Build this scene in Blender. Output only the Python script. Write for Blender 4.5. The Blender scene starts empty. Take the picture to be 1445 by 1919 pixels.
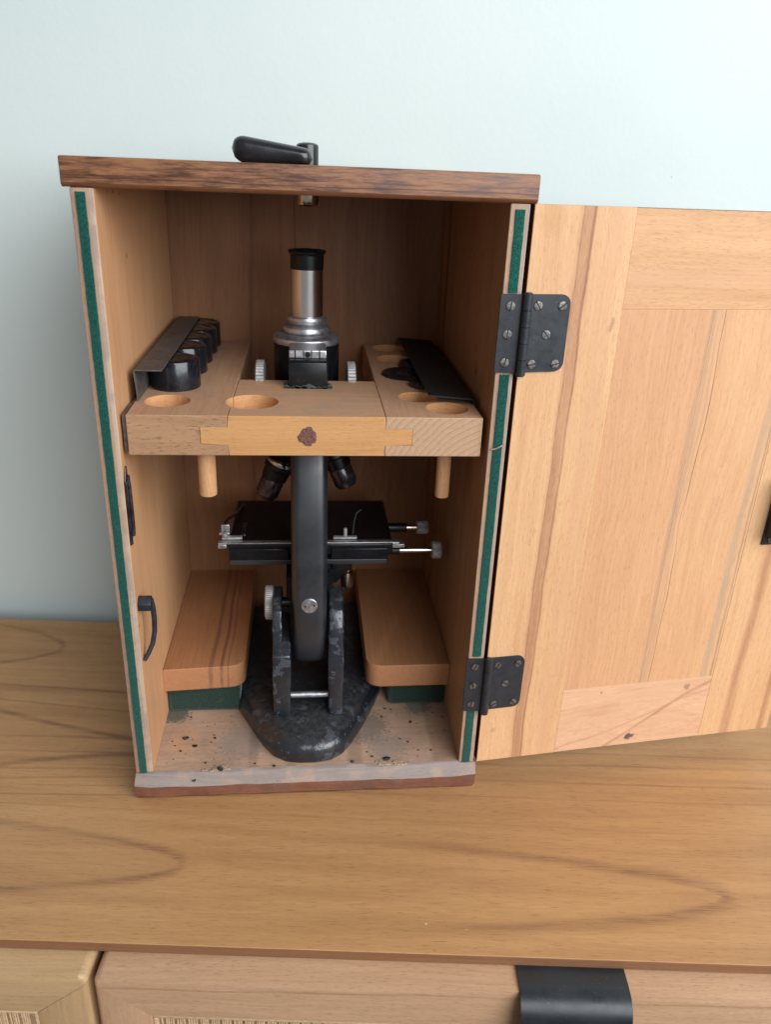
import bpy, bmesh, math, random
from mathutils import Vector, Matrix
random.seed(7)
S = bpy.context.scene
C = S.collection
R = math.radians
# ------------------------------------------------------------------ camera, world, lamps, exposure
cam = bpy.data.cameras.new("camera"); camo = bpy.data.objects.new("camera", cam); C.objects.link(camo)
CP = Vector((0.12494, -0.46016, 0.40801)); YAW, PITCH, ROLL, FPX = -0.107065, 0.411745, 0.040594, 1474.15
cy, sy, cp, sp, cr, sr = math.cos(YAW), math.sin(YAW), math.cos(PITCH), math.sin(PITCH), math.cos(ROLL), math.sin(ROLL)
_r = Vector((cy, sy, 0)); _f0 = Vector((-sy, cy, 0)); _z = Vector((0, 0, 1))
_f = _f0*cp - _z*sp; _u = _z*cp + _f0*sp
_R = _r*cr + _u*sr; _U = _u*cr - _r*sr
M = Matrix((( _R.x, _U.x, -_f.x, CP.x), (_R.y, _U.y, -_f.y, CP.y), (_R.z, _U.z, -_f.z, CP.z), (0, 0, 0, 1)))
camo.matrix_world = M
cam.sensor_fit = 'VERTICAL'; cam.sensor_height = 24.0; cam.lens = FPX/1919*24.0
cam.clip_start = 0.01; cam.clip_end = 50
S.camera = camo
cam.dof.use_dof = True; cam.dof.focus_distance = 0.52; cam.dof.aperture_fstop = 6.0
S.render.resolution_x = 772; S.render.resolution_y = 1024
W = bpy.data.worlds.new("World"); S.world = W; W.use_nodes = True
bg = W.node_tree.nodes['Background']; bg.inputs[0].default_value = (0.97, 0.98, 1.0, 1); bg.inputs[1].default_value = 0.32
def area(name, loc, tgt, sx, sy_, power, col):
    l = bpy.data.lights.new(name, 'AREA'); l.shape = 'RECTANGLE'; l.size = sx; l.size_y = sy_; l.energy = power; l.color = col
    o = bpy.data.objects.new(name, l); C.objects.link(o); o.location = loc
    o.rotation_euler = (Vector(tgt)-Vector(loc)).to_track_quat('-Z', 'Y').to_euler(); return o
area("window_light", (1.35, -1.55, 1.15), (0.15, 0.05, 0.25), 2.4, 1.7, 94, (0.92, 0.965, 1.0))
S.view_settings.view_transform = 'Standard'; S.view_settings.look = 'None'; S.view_settings.exposure = 0.0; S.view_settings.gamma = 1
S.render.engine = 'CYCLES'

# ------------------------------------------------------------------ node helpers
class T:
    def __init__(s, name):
        s.m = bpy.data.materials.new(name); s.m.use_nodes = True; s.nt = s.m.node_tree
        s.b = s.nt.nodes['Principled BSDF']; s.tc = s.nt.nodes.new('ShaderNodeTexCoord')
        s.obj = s.tc.outputs['Object']
    def N(s, t, **k):
        n = s.nt.nodes.new(t)
        for a, v in k.items(): setattr(n, a, v)
        return n
    def put(s, inp, v):
        if hasattr(v, 'is_linked'): s.nt.links.new(v, inp)
        elif v is not None:
            if isinstance(v, (tuple, list)) and len(v) == 3 and inp.type == 'RGBA': v = (*v, 1)
            inp.default_value = v
    def math(s, op, a, b=None, c=None, clamp=False):
        n = s.N('ShaderNodeMath', operation=op, use_clamp=clamp); s.put(n.inputs[0], a)
        if b is not None: s.put(n.inputs[1], b)
        if c is not None: s.put(n.inputs[2], c)
        return n.outputs[0]
    def scale(s, v, sc, off=(0, 0, 0)):
        n = s.N('ShaderNodeMapping'); s.put(n.inputs['Vector'], v); n.inputs['Scale'].default_value = sc; n.inputs['Location'].default_value = off
        return n.outputs[0]
    def noise(s, v, scale=1, detail=3, rough=0.5, dist=0):
        n = s.N('ShaderNodeTexNoise'); s.put(n.inputs['Vector'], v); n.inputs['Scale'].default_value = scale
        n.inputs['Detail'].default_value = detail; n.inputs['Roughness'].default_value = rough; n.inputs['Distortion'].default_value = dist
        return n.outputs['Fac']
    def ss(s, v, a, b, lo=0.0, hi=1.0):
        n = s.N('ShaderNodeMapRange', interpolation_type='SMOOTHSTEP'); s.put(n.inputs['Value'], v)
        n.inputs['From Min'].default_value = a; n.inputs['From Max'].default_value = b
        n.inputs['To Min'].default_value = lo; n.inputs['To Max'].default_value = hi; return n.outputs['Result']
    def mix(s, f, a, b, blend='MIX'):
        n = s.N('ShaderNodeMix', data_type='RGBA', blend_type=blend); s.put(n.inputs[0], f); s.put(n.inputs[6], a); s.put(n.inputs[7], b)
        return n.outputs[2]
    def xyz(s, v):
        n = s.N('ShaderNodeSeparateXYZ'); s.put(n.inputs[0], v); return n.outputs
    def comb(s, x, y, z):
        n = s.N('ShaderNodeCombineXYZ'); s.put(n.inputs[0], x); s.put(n.inputs[1], y); s.put(n.inputs[2], z); return n.outputs[0]
    def bump(s, h, strength, dist=0.0005, prev=None):
        n = s.N('ShaderNodeBump'); s.put(n.inputs['Height'], h); n.inputs['Strength'].default_value = strength; n.inputs['Distance'].default_value = dist
        if prev is not None: s.nt.links.new(prev, n.inputs['Normal'])
        return n.outputs[0]
    def out(s, col=None, rough=None, metal=None, normal=None, spec=None, coat=None):
        if col is not None: s.put(s.b.inputs['Base Color'], col)
        if rough is not None: s.put(s.b.inputs['Roughness'], rough)
        if metal is not None: s.put(s.b.inputs['Metallic'], metal)
        if normal is not None: s.nt.links.new(normal, s.b.inputs['Normal'])
        if spec is not None: s.put(s.b.inputs['Specular IOR Level'], spec)
        if coat is not None: s.put(s.b.inputs['Coat Weight'], coat); s.b.inputs['Coat Roughness'].default_value = 0.25
        return s.m

def wood(name, base, dark, grain='z', off=0.0, streaks=(), fleck=0.5, rough=0.5, tone=0.8, spots=(), lines=(), dirt=None, curve=0.0, knots=(), fine=0.6, dirtcol=(0.16, 0.14, 0.12), dirtscale=40, coat=0.0, edge=None):
    """streaks: (axis, pos, slope along grain, half width, colour, strength, wobble)"""
    base = (base[0]*1.0, base[1]*0.885, base[2]*0.87); dark = (dark[0]*1.05, dark[1]*0.94, dark[2]*0.90)
    t = T(name); p = t.obj; x, y, z = t.xyz(p)
    g = 'xyz'.index(grain)
    def st(across, along): v = [across]*3; v[g] = along; return tuple(v)
    # slow warp makes the fibre wander
    w = t.noise(t.scale(p, st(14, 5), (off, off, off)), 1, 2)
    wn = t.N('ShaderNodeVectorMath', operation='MULTIPLY_ADD')
    t.put(wn.inputs[0], t.comb(w, w, w)); wv = [0.02*(1+curve)]*3; wv[g] = 0; wn.inputs[1].default_value = wv; t.put(wn.inputs[2], p)
    q = wn.outputs[0]
    tn = t.noise(t.scale(q, st(60, 4), (off*3, off, 1)), 1, 4, 0.55)
    tb = t.noise(t.scale(q, st(12, 3), (off, 2, off)), 1, 2, 0.5)
    c = t.mix(t.ss(tn, 0.32, 0.68), base, tuple(a*(1-0.22*tone) + d*0.22*tone for a, d in zip(base, dark)))
    c = t.mix(t.math('MULTIPLY', t.ss(tb, 0.42, 0.72), 0.35*tone), c, dark)
    fn = t.noise(t.scale(q, st(620, 14), (0, off, 0)), 1, 4, 0.7)
    c = t.mix(fine, c, t.mix(fn, (0.25, 0.25, 0.25), (1, 1, 1)), 'SOFT_LIGHT')
    fl = t.noise(t.scale(q, st(1500, 210), (off, 0, off)), 1, 2, 0.5)
    flm = t.ss(fl, 0.55, 0.68)
    c = t.mix(t.math('MULTIPLY', flm, 0.55*fleck), c, tuple(d*0.6 for d in dark))
    bd = t.noise(t.scale(q, st(150, 7), (1, off, 2)), 1, 3, 0.6)
    c = t.mix(t.math('MULTIPLY', t.ss(bd, 0.5, 0.7), 0.22*tone), c, dark)
    c = t.mix(t.math('MULTIPLY', t.ss(bd, 0.5, 0.32), 0.16*tone), c, tuple(min(1, a*1.25) for a in base))
    ax = {'x': x, 'y': y, 'z': z}; gr = ax[grain]
    wob = t.noise(t.scale(p, st(3, 11), (off*2, 5, 3)), 1, 2)
    wob2 = t.noise(t.scale(p, st(90, 6), (off*2, 5, 3)), 1, 4)
    for (a, pos, slope, hw, col, strg, wb) in streaks:
        d = t.math('SUBTRACT', ax[a], t.math('MULTIPLY_ADD', gr, slope, pos))
        d = t.math('MULTIPLY_ADD', t.math('SUBTRACT', wob, 0.5), wb, d)
        d = t.math('MULTIPLY_ADD', t.math('SUBTRACT', wob2, 0.5), hw*1.2, t.math('ABSOLUTE', d))
        k = t.ss(d, hw*0.25, hw*1.25, 1, 0)
        k = t.math('MULTIPLY', k, t.ss(bd, 0.3, 0.65, 0.55*strg, strg)); k = t.math('MULTIPLY', k, t.ss(fl, 0.35, 0.6, 0.8, 1.0))
        c = t.mix(k, c, col)
    for (sx, sy2, sz, r, col, strg) in spots:
        vm = t.N('ShaderNodeVectorMath', operation='DISTANCE'); t.put(vm.inputs[0], t.comb(x, y, z)); vm.inputs[1].default_value = (sx, sy2, sz)
        dd = t.math('MULTIPLY_ADD', t.math('SUBTRACT', t.noise(p, 400, 3), 0.5), r*1.4, vm.outputs['Value'])
        c = t.mix(t.ss(dd, r*0.6, r*1.15, strg, 0), c, col)
    if dirt is not None:
        dn = t.noise(p, dirtscale, 6, 0.62); dn2 = t.noise(t.scale(p, st(300, 60)), 1, 3)
        k = t.ss(dn, dirt[0], dirt[1], 0, dirt[2]); k = t.math('MULTIPLY', k, t.ss(dn2, 0.2, 0.7, 0.6, 1))
        c = t.mix(k, c, dirtcol)
    h = t.math('SUBTRACT', fn, t.math('MULTIPLY', flm, 0.8))
    nb = t.bump(h, 0.25, 0.0002)
    rr = t.ss(tn, 0.3, 0.7, rough-0.05, rough+0.08)
    t.out(c, rr, 0, nb, 0.35, coat)
    return t.m

ORANGE = (0.56, 0.335, 0.165); REDW = (0.30, 0.12, 0.055)
m_door_l = wood('beech_left_stile', (0.60, 0.385, 0.20), (0.42, 0.22, 0.10), 'z', 0.3, streaks=[('x', 0.0315, 0.006, 0.0052, (0.36, 0.17, 0.09), 0.85, 0.008), ('x', 0.0350, 0.006, 0.0010, (0.26, 0.10, 0.055), 0.8, 0.008), ('x', 0.0285, 0.006, 0.0007, (0.28, 0.115, 0.06), 0.6, 0.008), ('x', 0.052, 0.0, 0.006, (0.56, 0.30, 0.17), 0.5, 0.008)],
    spots=[(0.0577, 0, 0.330, 0.0013, (0.38, 0.18, 0.10), 0.5), (0.0574, 0, 0.3283, 0.0016, (0.38, 0.18, 0.10), 0.5), (0.0571, 0, 0.3266, 0.0017, (0.38, 0.18, 0.10), 0.5), (0.0568, 0, 0.3247, 0.0015, (0.38, 0.18, 0.10), 0.5), (0.0565, 0, 0.323, 0.0012, (0.38, 0.18, 0.10), 0.4), (0.012, 0, 0.385, 0.010, (0.50, 0.27, 0.11), 0.35), (0.010, 0, 0.028, 0.0028, (0.45, 0.24, 0.10), 0.5)])
m_door_r = wood('beech_right_stile', (0.60, 0.385, 0.20), (0.42, 0.22, 0.10), 'z', 2.3, streaks=[('x', 0.208, 0.0, 0.0050, (0.36, 0.16, 0.085), 0.8, 0.008), ('x', 0.241, 0.0, 0.003, (0.30, 0.12, 0.06), 0.8, 0.004)])
m_rail_t = wood('beech_top_rail', (0.58, 0.365, 0.185), (0.40, 0.21, 0.10), 'x', 4.1, fleck=0.45, curve=1.0, tone=0.9, streaks=[('z', 0.352, 0.02, 0.006, (0.58, 0.31, 0.19), 0.45, 0.01)])
m_rail_b = wood('beech_bottom_rail', (0.60, 0.39, 0.235), (0.40, 0.20, 0.11), 'x', 6.3, fleck=0.3, curve=2.5, tone=1.0, streaks=[('z', -0.062, 0.62, 0.0022, (0.38, 0.18, 0.10), 0.8, 0.022), ('z', -0.020, 0.35, 0.0014, (0.42, 0.22, 0.13), 0.6, 0.02)],
    spots=[(0.1235, -0.0005, 0.0075, 0.0034, (0.06, 0.055, 0.05), 0.9), (0.127, -0.0005, 0.008, 0.0022, (0.10, 0.09, 0.08), 0.8), (0.166, -0.0005, 0.050, 0.003, (0.22, 0.11, 0.06), 0.6), (0.094, -0.0005, 0.052, 0.0012, (0.2, 0.1, 0.05), 0.8)])
m_pan_a = wood('beech_panel_board_pink', (0.56, 0.335, 0.175), (0.44, 0.22, 0.115), 'z', 8.3, fleck=0.45, streaks=[('x', 0.1245, 0.0, 0.0028, (0.32, 0.20, 0.135), 0.55, 0.004)])
m_pan_b = wood('beech_panel_board_light', (0.59, 0.365, 0.19), (0.44, 0.23, 0.12), 'z', 9.9, fleck=0.4, streaks=[('x', 0.1268, 0.0, 0.0016, (0.36, 0.235, 0.165), 0.6, 0.003), ('x', 0.1295, 0.014, 0.00035, (0.15, 0.08, 0.05), 0.8, 0.010), ('x', 0.1275, 0.010, 0.0009, (0.40, 0.25, 0.17), 0.6, 0.012), ('x', 0.176, 0.015, 0.0035, (0.34, 0.26, 0.19), 0.6, 0.006), ('x', 0.1835, 0.004, 0.001, (0.25, 0.18, 0.13), 0.7, 0.002)])
m_side_l = wood('case_left_inside_wood', (0.56, 0.33, 0.165), (0.36, 0.18, 0.085), 'z', 11, fleck=0.25, tone=0.7,
    spots=[(0.0124, 0.030, 0.3905, 0.0010, (0.08, 0.04, 0.02), 0.9), (0.0124, 0.045, 0.3895, 0.0013, (0.08, 0.04, 0.02), 0.9), (0.0124, 0.060, 0.388, 0.0009, (0.08, 0.04, 0.02), 0.9), (0.0124, 0.066, 0.352, 0.0018, (0.2, 0.1, 0.05), 0.8), (0.0124, 0.003, 0.122, 0.0016, (0.16, 0.09, 0.05), 0.7)])
m_side_r = wood('case_right_inside_wood', (0.33, 0.182, 0.086), (0.16, 0.072, 0.034), 'z', 14, fleck=0.9, tone=1.0,  # base colour darkened to stand in for shade on the right inner panel
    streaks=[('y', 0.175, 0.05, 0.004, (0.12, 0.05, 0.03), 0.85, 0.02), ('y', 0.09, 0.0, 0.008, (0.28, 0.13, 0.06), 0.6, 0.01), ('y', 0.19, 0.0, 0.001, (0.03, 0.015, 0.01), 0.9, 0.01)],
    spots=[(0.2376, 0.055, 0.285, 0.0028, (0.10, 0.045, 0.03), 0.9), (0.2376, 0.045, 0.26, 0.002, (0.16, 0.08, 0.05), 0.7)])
m_back = wood('case_back_wood', (0.235, 0.118, 0.052), (0.115, 0.048, 0.021), 'z', 17, fleck=0.3, tone=1.0,  # shade deep in the case is put into this darkened wood colour
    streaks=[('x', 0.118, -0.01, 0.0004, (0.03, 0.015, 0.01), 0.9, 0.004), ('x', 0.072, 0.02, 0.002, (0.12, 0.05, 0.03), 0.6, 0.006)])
m_front_l = wood('case_front_edge_wood', (0.43, 0.31, 0.20), (0.26, 0.15, 0.09), 'z', 19, fleck=0.6, streaks=[('x', 0.0010, 0.0, 0.0013, (0.20, 0.11, 0.08), 0.8, 0.002), ('x', 0.0110, 0.0, 0.0015, (0.50, 0.42, 0.36), 0.7, 0.001), ('x', 0.2480, 0.0, 0.0014, (0.33, 0.28, 0.27), 0.9, 0.001)], dirt=(0.42, 0.6, 0.7), dirtcol=(0.30, 0.22, 0.18), dirtscale=55)
m_stain = wood('red_brown_stained_wood', (0.13, 0.05, 0.028), (0.04, 0.013, 0.01), 'z', 21, fleck=0.5, rough=0.42)
m_block = wood('support_shelf_wood', (0.36, 0.182, 0.083), (0.26, 0.12, 0.055), 'y', 23, fleck=0.2, tone=0.7,  # wood tone lowered, with some of the cavity's shade in its colour
    streaks=[('x', 0.048, 0.01, 0.0022, (0.16, 0.065, 0.045), 0.75, 0.006), ('x', 0.057, 0.0, 0.0014, (0.14, 0.055, 0.04), 0.75, 0.006), ('x', 0.062, 0.0, 0.0008, (0.2, 0.08, 0.05), 0.7, 0.006)])
m_floor = wood('case_floor_wood', (0.35, 0.245, 0.165), (0.17, 0.105, 0.068), 'x', 25, fleck=0.5, dirt=(0.38, 0.76, 0.5), dirtcol=(0.12, 0.105, 0.09), dirtscale=26, rough=0.7, tone=0.7,
    spots=[(0.03, 0.033, 0, 0.014, (0.50, 0.26, 0.12), 0.4), (0.019, 0.066, 0, 0.012, (0.03, 0.055, 0.045), 0.8), (0.075, 0.03, 0, 0.022, (0.17, 0.155, 0.14), 0.5), (0.168, 0.045, 0, 0.022, (0.08, 0.08, 0.08), 0.6), (0.185, 0.02, 0, 0.016, (0.18, 0.15, 0.13), 0.5), (0.215, 0.068, 0, 0.012, (0.06, 0.08, 0.06), 0.7)])
m_lip = wood('case_sill_grey_wood', (0.235, 0.215, 0.20), (0.19, 0.15, 0.12), 'x', 27, fleck=0.4, rough=0.65, dirt=(0.5, 0.66, 0.5), dirtcol=(0.42, 0.27, 0.17), dirtscale=45)
m_sill = wood('case_sill_red_wood', (0.19, 0.085, 0.05), (0.07, 0.03, 0.022), 'x', 29, fleck=0.7, rough=0.55, dirt=(0.48, 0.62, 0.7), dirtcol=(0.13, 0.065, 0.05), dirtscale=60)
m_wing_l = wood('rack_left_board_wood', (0.46, 0.30, 0.18), (0.28, 0.16, 0.085), 'y', 31, fleck=0.3, rough=0.6, dirt=(0.52, 0.7, 0.4), dirtcol=(0.25, 0.2, 0.17))
m_wing_r = wood('rack_right_board_wood', (0.47, 0.30, 0.18), (0.28, 0.15, 0.08), 'y', 33, fleck=0.3, rough=0.6)
m_wing_fl = wood('rack_left_board_end', (0.36, 0.225, 0.12), (0.16, 0.085, 0.045), 'x', 35, fleck=0.9, curve=1.5, rough=0.6, tone=1.1)
m_bar = wood('rack_crossbar_top_wood', (0.49, 0.325, 0.20), (0.40, 0.22, 0.10), 'x', 37, fleck=0.35, rough=0.6, dirt=(0.5, 0.66, 0.35), dirtcol=(0.3, 0.25, 0.2))
m_bar_f = wood('rack_crossbar_front_wood', (0.50, 0.285, 0.115), (0.36, 0.175, 0.06), 'x', 39, fleck=0.45, rough=0.42, curve=1.2, tone=0.8)
m_cut = wood('fresh_cut_wood', (0.58, 0.33, 0.15), (0.40, 0.19, 0.07), 'x', 41, fleck=0.7, rough=0.6)
m_peg = wood('peg_wood', (0.58, 0.345, 0.17), (0.34, 0.17, 0.08), 'z', 43, fleck=0.6)
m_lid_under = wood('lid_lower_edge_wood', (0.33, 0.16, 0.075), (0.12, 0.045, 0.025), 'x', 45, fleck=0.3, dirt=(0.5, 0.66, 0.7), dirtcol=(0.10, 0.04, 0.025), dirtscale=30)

def end_grain():
    t = T('rack_right_board_end_grain'); x, y, z = t.xyz(t.obj)
    v = t.comb(t.math('SUBTRACT', x, 0.255), 0.0, t.math('SUBTRACT', z, 0.205))
    n = t.noise(t.obj, 60, 2); d = t.N('ShaderNodeVectorMath', operation='LENGTH'); t.put(d.inputs[0], v)
    dd = t.math('MULTIPLY_ADD', n, 0.0035, d.outputs['Value'])
    rg = t.math('FRACT', t.math('MULTIPLY', dd, 260))
    line = t.ss(rg, 0.80, 0.98); line2 = t.ss(rg, 0.0, 0.9, 0, 0.25)
    c = t.mix(line2, (0.44, 0.27, 0.165), (0.30, 0.17, 0.095)); c = t.mix(t.math('MULTIPLY', line, 0.6), c, (0.25, 0.14, 0.075))
    ray = t.noise(t.scale(t.obj, (500, 500, 500)), 1, 3); c = t.mix(0.35, c, t.mix(ray, (0.2, 0.2, 0.2), (1, 1, 1)), 'SOFT_LIGHT')
    return t.out(c, 0.6, 0, t.bump(ray, 0.3, 0.0002), 0.3)
m_endg = end_grain()

def lid_mat():
    t = T('dark_mottled_lid_stain'); p = t.obj
    a = t.noise(t.scale(p, (38, 120, 420)), 1, 7, 0.72, 0.2); b = t.noise(t.scale(p, (130, 300, 1900)), 1, 3, 0.65); e = t.noise(t.scale(p, (12, 30, 60), (3, 3, 3)), 1, 3)
    k = t.math('ADD', t.math('MULTIPLY', a, 0.62), t.math('ADD', t.math('MULTIPLY', b, 0.26), t.math('MULTIPLY', e, 0.16)))
    c = t.mix(t.ss(k, 0.40, 0.63), (0.055, 0.020, 0.015), (0.29, 0.125, 0.055))
    c = t.mix(t.ss(b, 0.62, 0.8, 0, 0.35), c, (0.40, 0.25, 0.17))
    z = t.xyz(p)[2]
    ln = t.math('ABSOLUTE', t.math('SUBTRACT', z, t.math('MULTIPLY_ADD', e, 0.003, 0.3962)))
    c = t.mix(t.ss(ln, 0.0001, 0.0005, 0.75, 0), c, (0.03, 0.012, 0.01))
    return t.out(c, t.ss(k, 0.4, 0.6, 0.34, 0.5), 0, t.bump(b, 0.35, 0.0003), 0.4)
m_lid = lid_mat()

def plain(name, col, rough=0.5, metal=0.0, nscale=None, namt=0.3, bumpd=0.0, spec=0.5, aniso=None, dust=0.0, dustcol=(0.3, 0.3, 0.3)):
    t = T(name); c = col
    nb = None
    n = t.noise(t.obj, nscale or 120, 4, 0.6)
    c = t.mix(t.ss(n, 0.3, 0.7), tuple(v*(1-namt) for v in col), tuple(min(1, v*(1+namt*0.6)) for v in col))
    if dust:
        n2 = t.noise(t.obj, 900, 2, 0.5); n3 = t.noise(t.obj, 45, 3)
        c = t.mix(t.math('MULTIPLY', t.ss(n2, 0.62, 0.76), t.math('MULTIPLY', t.ss(n3, 0.35, 0.65), dust)), c, dustcol)
    if bumpd: nb = t.bump(n, 0.5, bumpd)
    return t.out(c, t.ss(n, 0.3, 0.7, max(0.02, rough-0.06), rough+0.08), metal, nb, spec)
m_black = plain('black_enamel', (0.005, 0.0055, 0.007), 0.34, 0, 60, spec=0.35, dust=0.1)
m_arm = plain('satin_black_enamel', (0.010, 0.013, 0.018), 0.44, 0, 40, spec=0.9, dust=0.05)
m_bake = plain('black_bakelite', (0.010, 0.010, 0.012), 0.2, 0, 80, dust=0.05)
m_capm = plain('glossy_black_cap_plastic', (0.008, 0.009, 0.012), 0.16, 0, 60, dust=0.12)
m_plate = plain('dusty_black_sheet_metal', (0.095, 0.080, 0.073), 0.52, 0.2, 220, 0.35, 0.0001, dust=0.4, dustcol=(0.2, 0.17, 0.15))
m_plate_d = plain('dark_black_sheet_metal', (0.010, 0.009, 0.009), 0.6, 0.0, 220, 0.35, 0.0001, dust=0.25, dustcol=(0.08, 0.06, 0.05))
m_hinge = plain('black_painted_hinge', (0.017, 0.020, 0.026), 0.40, 0.0, 150, 0.2, 0.00008, dust=0.2, dustcol=(0.25, 0.25, 0.25))
m_screw = plain('worn_dark_screw', (0.20, 0.185, 0.17), 0.42, 0.8, 700, 0.5, 0.0001)
m_slot = plain('screw_slot_black', (0.004, 0.004, 0.004), 0.8)
m_steel = plain('brushed_steel', (0.60, 0.57, 0.55), 0.20, 1.0, 3, 0.02)
m_alu = plain('dull_aluminium', (0.48, 0.48, 0.50), 0.38, 0.9, 260, 0.2, 0.0001)
m_knurl = plain('pale_knurled_metal', (0.42, 0.42, 0.41), 0.5, 0.5, 300, 0.25)
m_chrome = plain('tarnished_nickel', (0.50, 0.44, 0.36), 0.16, 1.0, 200, 0.25)
m_cork = plain('pitted_wood_filler', (0.17, 0.07, 0.052), 0.8, 0, 900, 0.7, 0.0008)
m_gunmetal = plain('dark_bronze_metal', (0.075, 0.060, 0.068), 0.22, 0.7, 180, 0.5, 0.0002)
m_flake = plain('black_paint_flake', (0.015, 0.017, 0.02), 0.5, 0, 500, 0.4, 0.0003)
m_pale = plain('pale_wood_splinter', (0.40, 0.275, 0.19), 0.8, 0, 600, 0.4, 0.0004)
m_lead = plain('pull_black_lacquer', (0.012, 0.015, 0.019), 0.36, 0, 60, 0.2, dust=0.15, dustcol=(0.3, 0.31, 0.31))

def felt(name, col, hi):
    t = T(name); n = t.noise(t.obj, 1100, 4, 0.75); n2 = t.noise(t.obj, 170, 4, 0.7)
    c = t.mix(t.ss(n, 0.32, 0.68), tuple(v*0.45 for v in col), tuple(v*1.7 for v in col)); c = t.mix(t.ss(n2, 0.56, 0.72, 0, 0.55), c, hi)
    t.b.inputs['Sheen Weight'].default_value = 0.3
    return t.out(c, 0.95, 0, t.bump(n, 0.8, 0.0006), 0.1)
m_felt = felt('green_felt', (0.004, 0.058, 0.044), (0.02, 0.10, 0.08))
m_felt_r = felt('worn_green_felt', (0.005, 0.070, 0.052), (0.12, 0.27, 0.22))
m_felt_d = felt('dark_green_felt', (0.011, 0.028, 0.021), (0.04, 0.06, 0.045))

def worn_base():
    t = T('chipped_black_crackle_paint'); p = t.obj
    n = t.noise(p, 85, 5, 0.62, 0.3); n2 = t.noise(p, 750, 3, 0.6); n3 = t.noise(p, 260, 4, 0.6)
    pt = t.N('ShaderNodeNewGeometry').outputs['Pointiness']
    edge = t.ss(pt, 0.51, 0.56)
    patch = t.ss(t.math('ADD', n, t.math('MULTIPLY', edge, 0.05)), 0.585, 0.603)
    c = t.mix(patch, (0.009, 0.012, 0.017), (0.036, 0.045, 0.057))
    c = t.mix(t.ss(n2, 0.68, 0.78, 0, 0.4), c, (0.14, 0.14, 0.14))
    up = t.xyz(t.N('ShaderNodeNewGeometry').outputs['Normal'])[2]
    dust = t.math('MULTIPLY', t.ss(up, 0.75, 0.98), t.ss(n3, 0.35, 0.65, 0.35, 0.9))
    c = t.mix(t.math('MULTIPLY', dust, 0.45), c, (0.055, 0.052, 0.048))
    h = t.math('ADD', t.math('MULTIPLY', patch, -0.6), t.math('MULTIPLY', n3, 0.6))
    nb = t.bump(h, 0.6, 0.0008)
    r = t.math('ADD', t.math('MULTIPLY', patch, 0.08), t.math('MULTIPLY_ADD', dust, 0.35, 0.27))
    return t.out(c, r, 0, nb, 0.8)
m_base = worn_base()

def wall_mat():
    t = T('painted_plaster'); p = t.obj
    n = t.noise(p, 190, 3, 0.5); n2 = t.noise(p, 60, 4, 0.6); n3 = t.noise(p, 5, 2)
    c = t.mix(t.ss(n3, 0.3, 0.7), (0.590, 0.665, 0.645), (0.625, 0.692, 0.668))
    x, y, z = t.xyz(p)
    for (sx, sz, r) in ((-0.405, 0.075, 0.0022), (-0.403, 0.033, 0.0012), (0.40, 0.41, 0.001)):
        vm = t.N('ShaderNodeVectorMath', operation='DISTANCE'); t.put(vm.inputs[0], t.comb(x, 0.0, z)); vm.inputs[1].default_value = (sx, 0, sz)
        c = t.mix(t.ss(vm.outputs['Value'], r*0.5, r, 0.5, 0), c, (0.3, 0.33, 0.3))
    return t.out(c, 0.62, 0, t.bump(n, 0.16, 0.0008, t.bump(n2, 0.12, 0.001)), 0.35)
m_wall = wall_mat()

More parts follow.
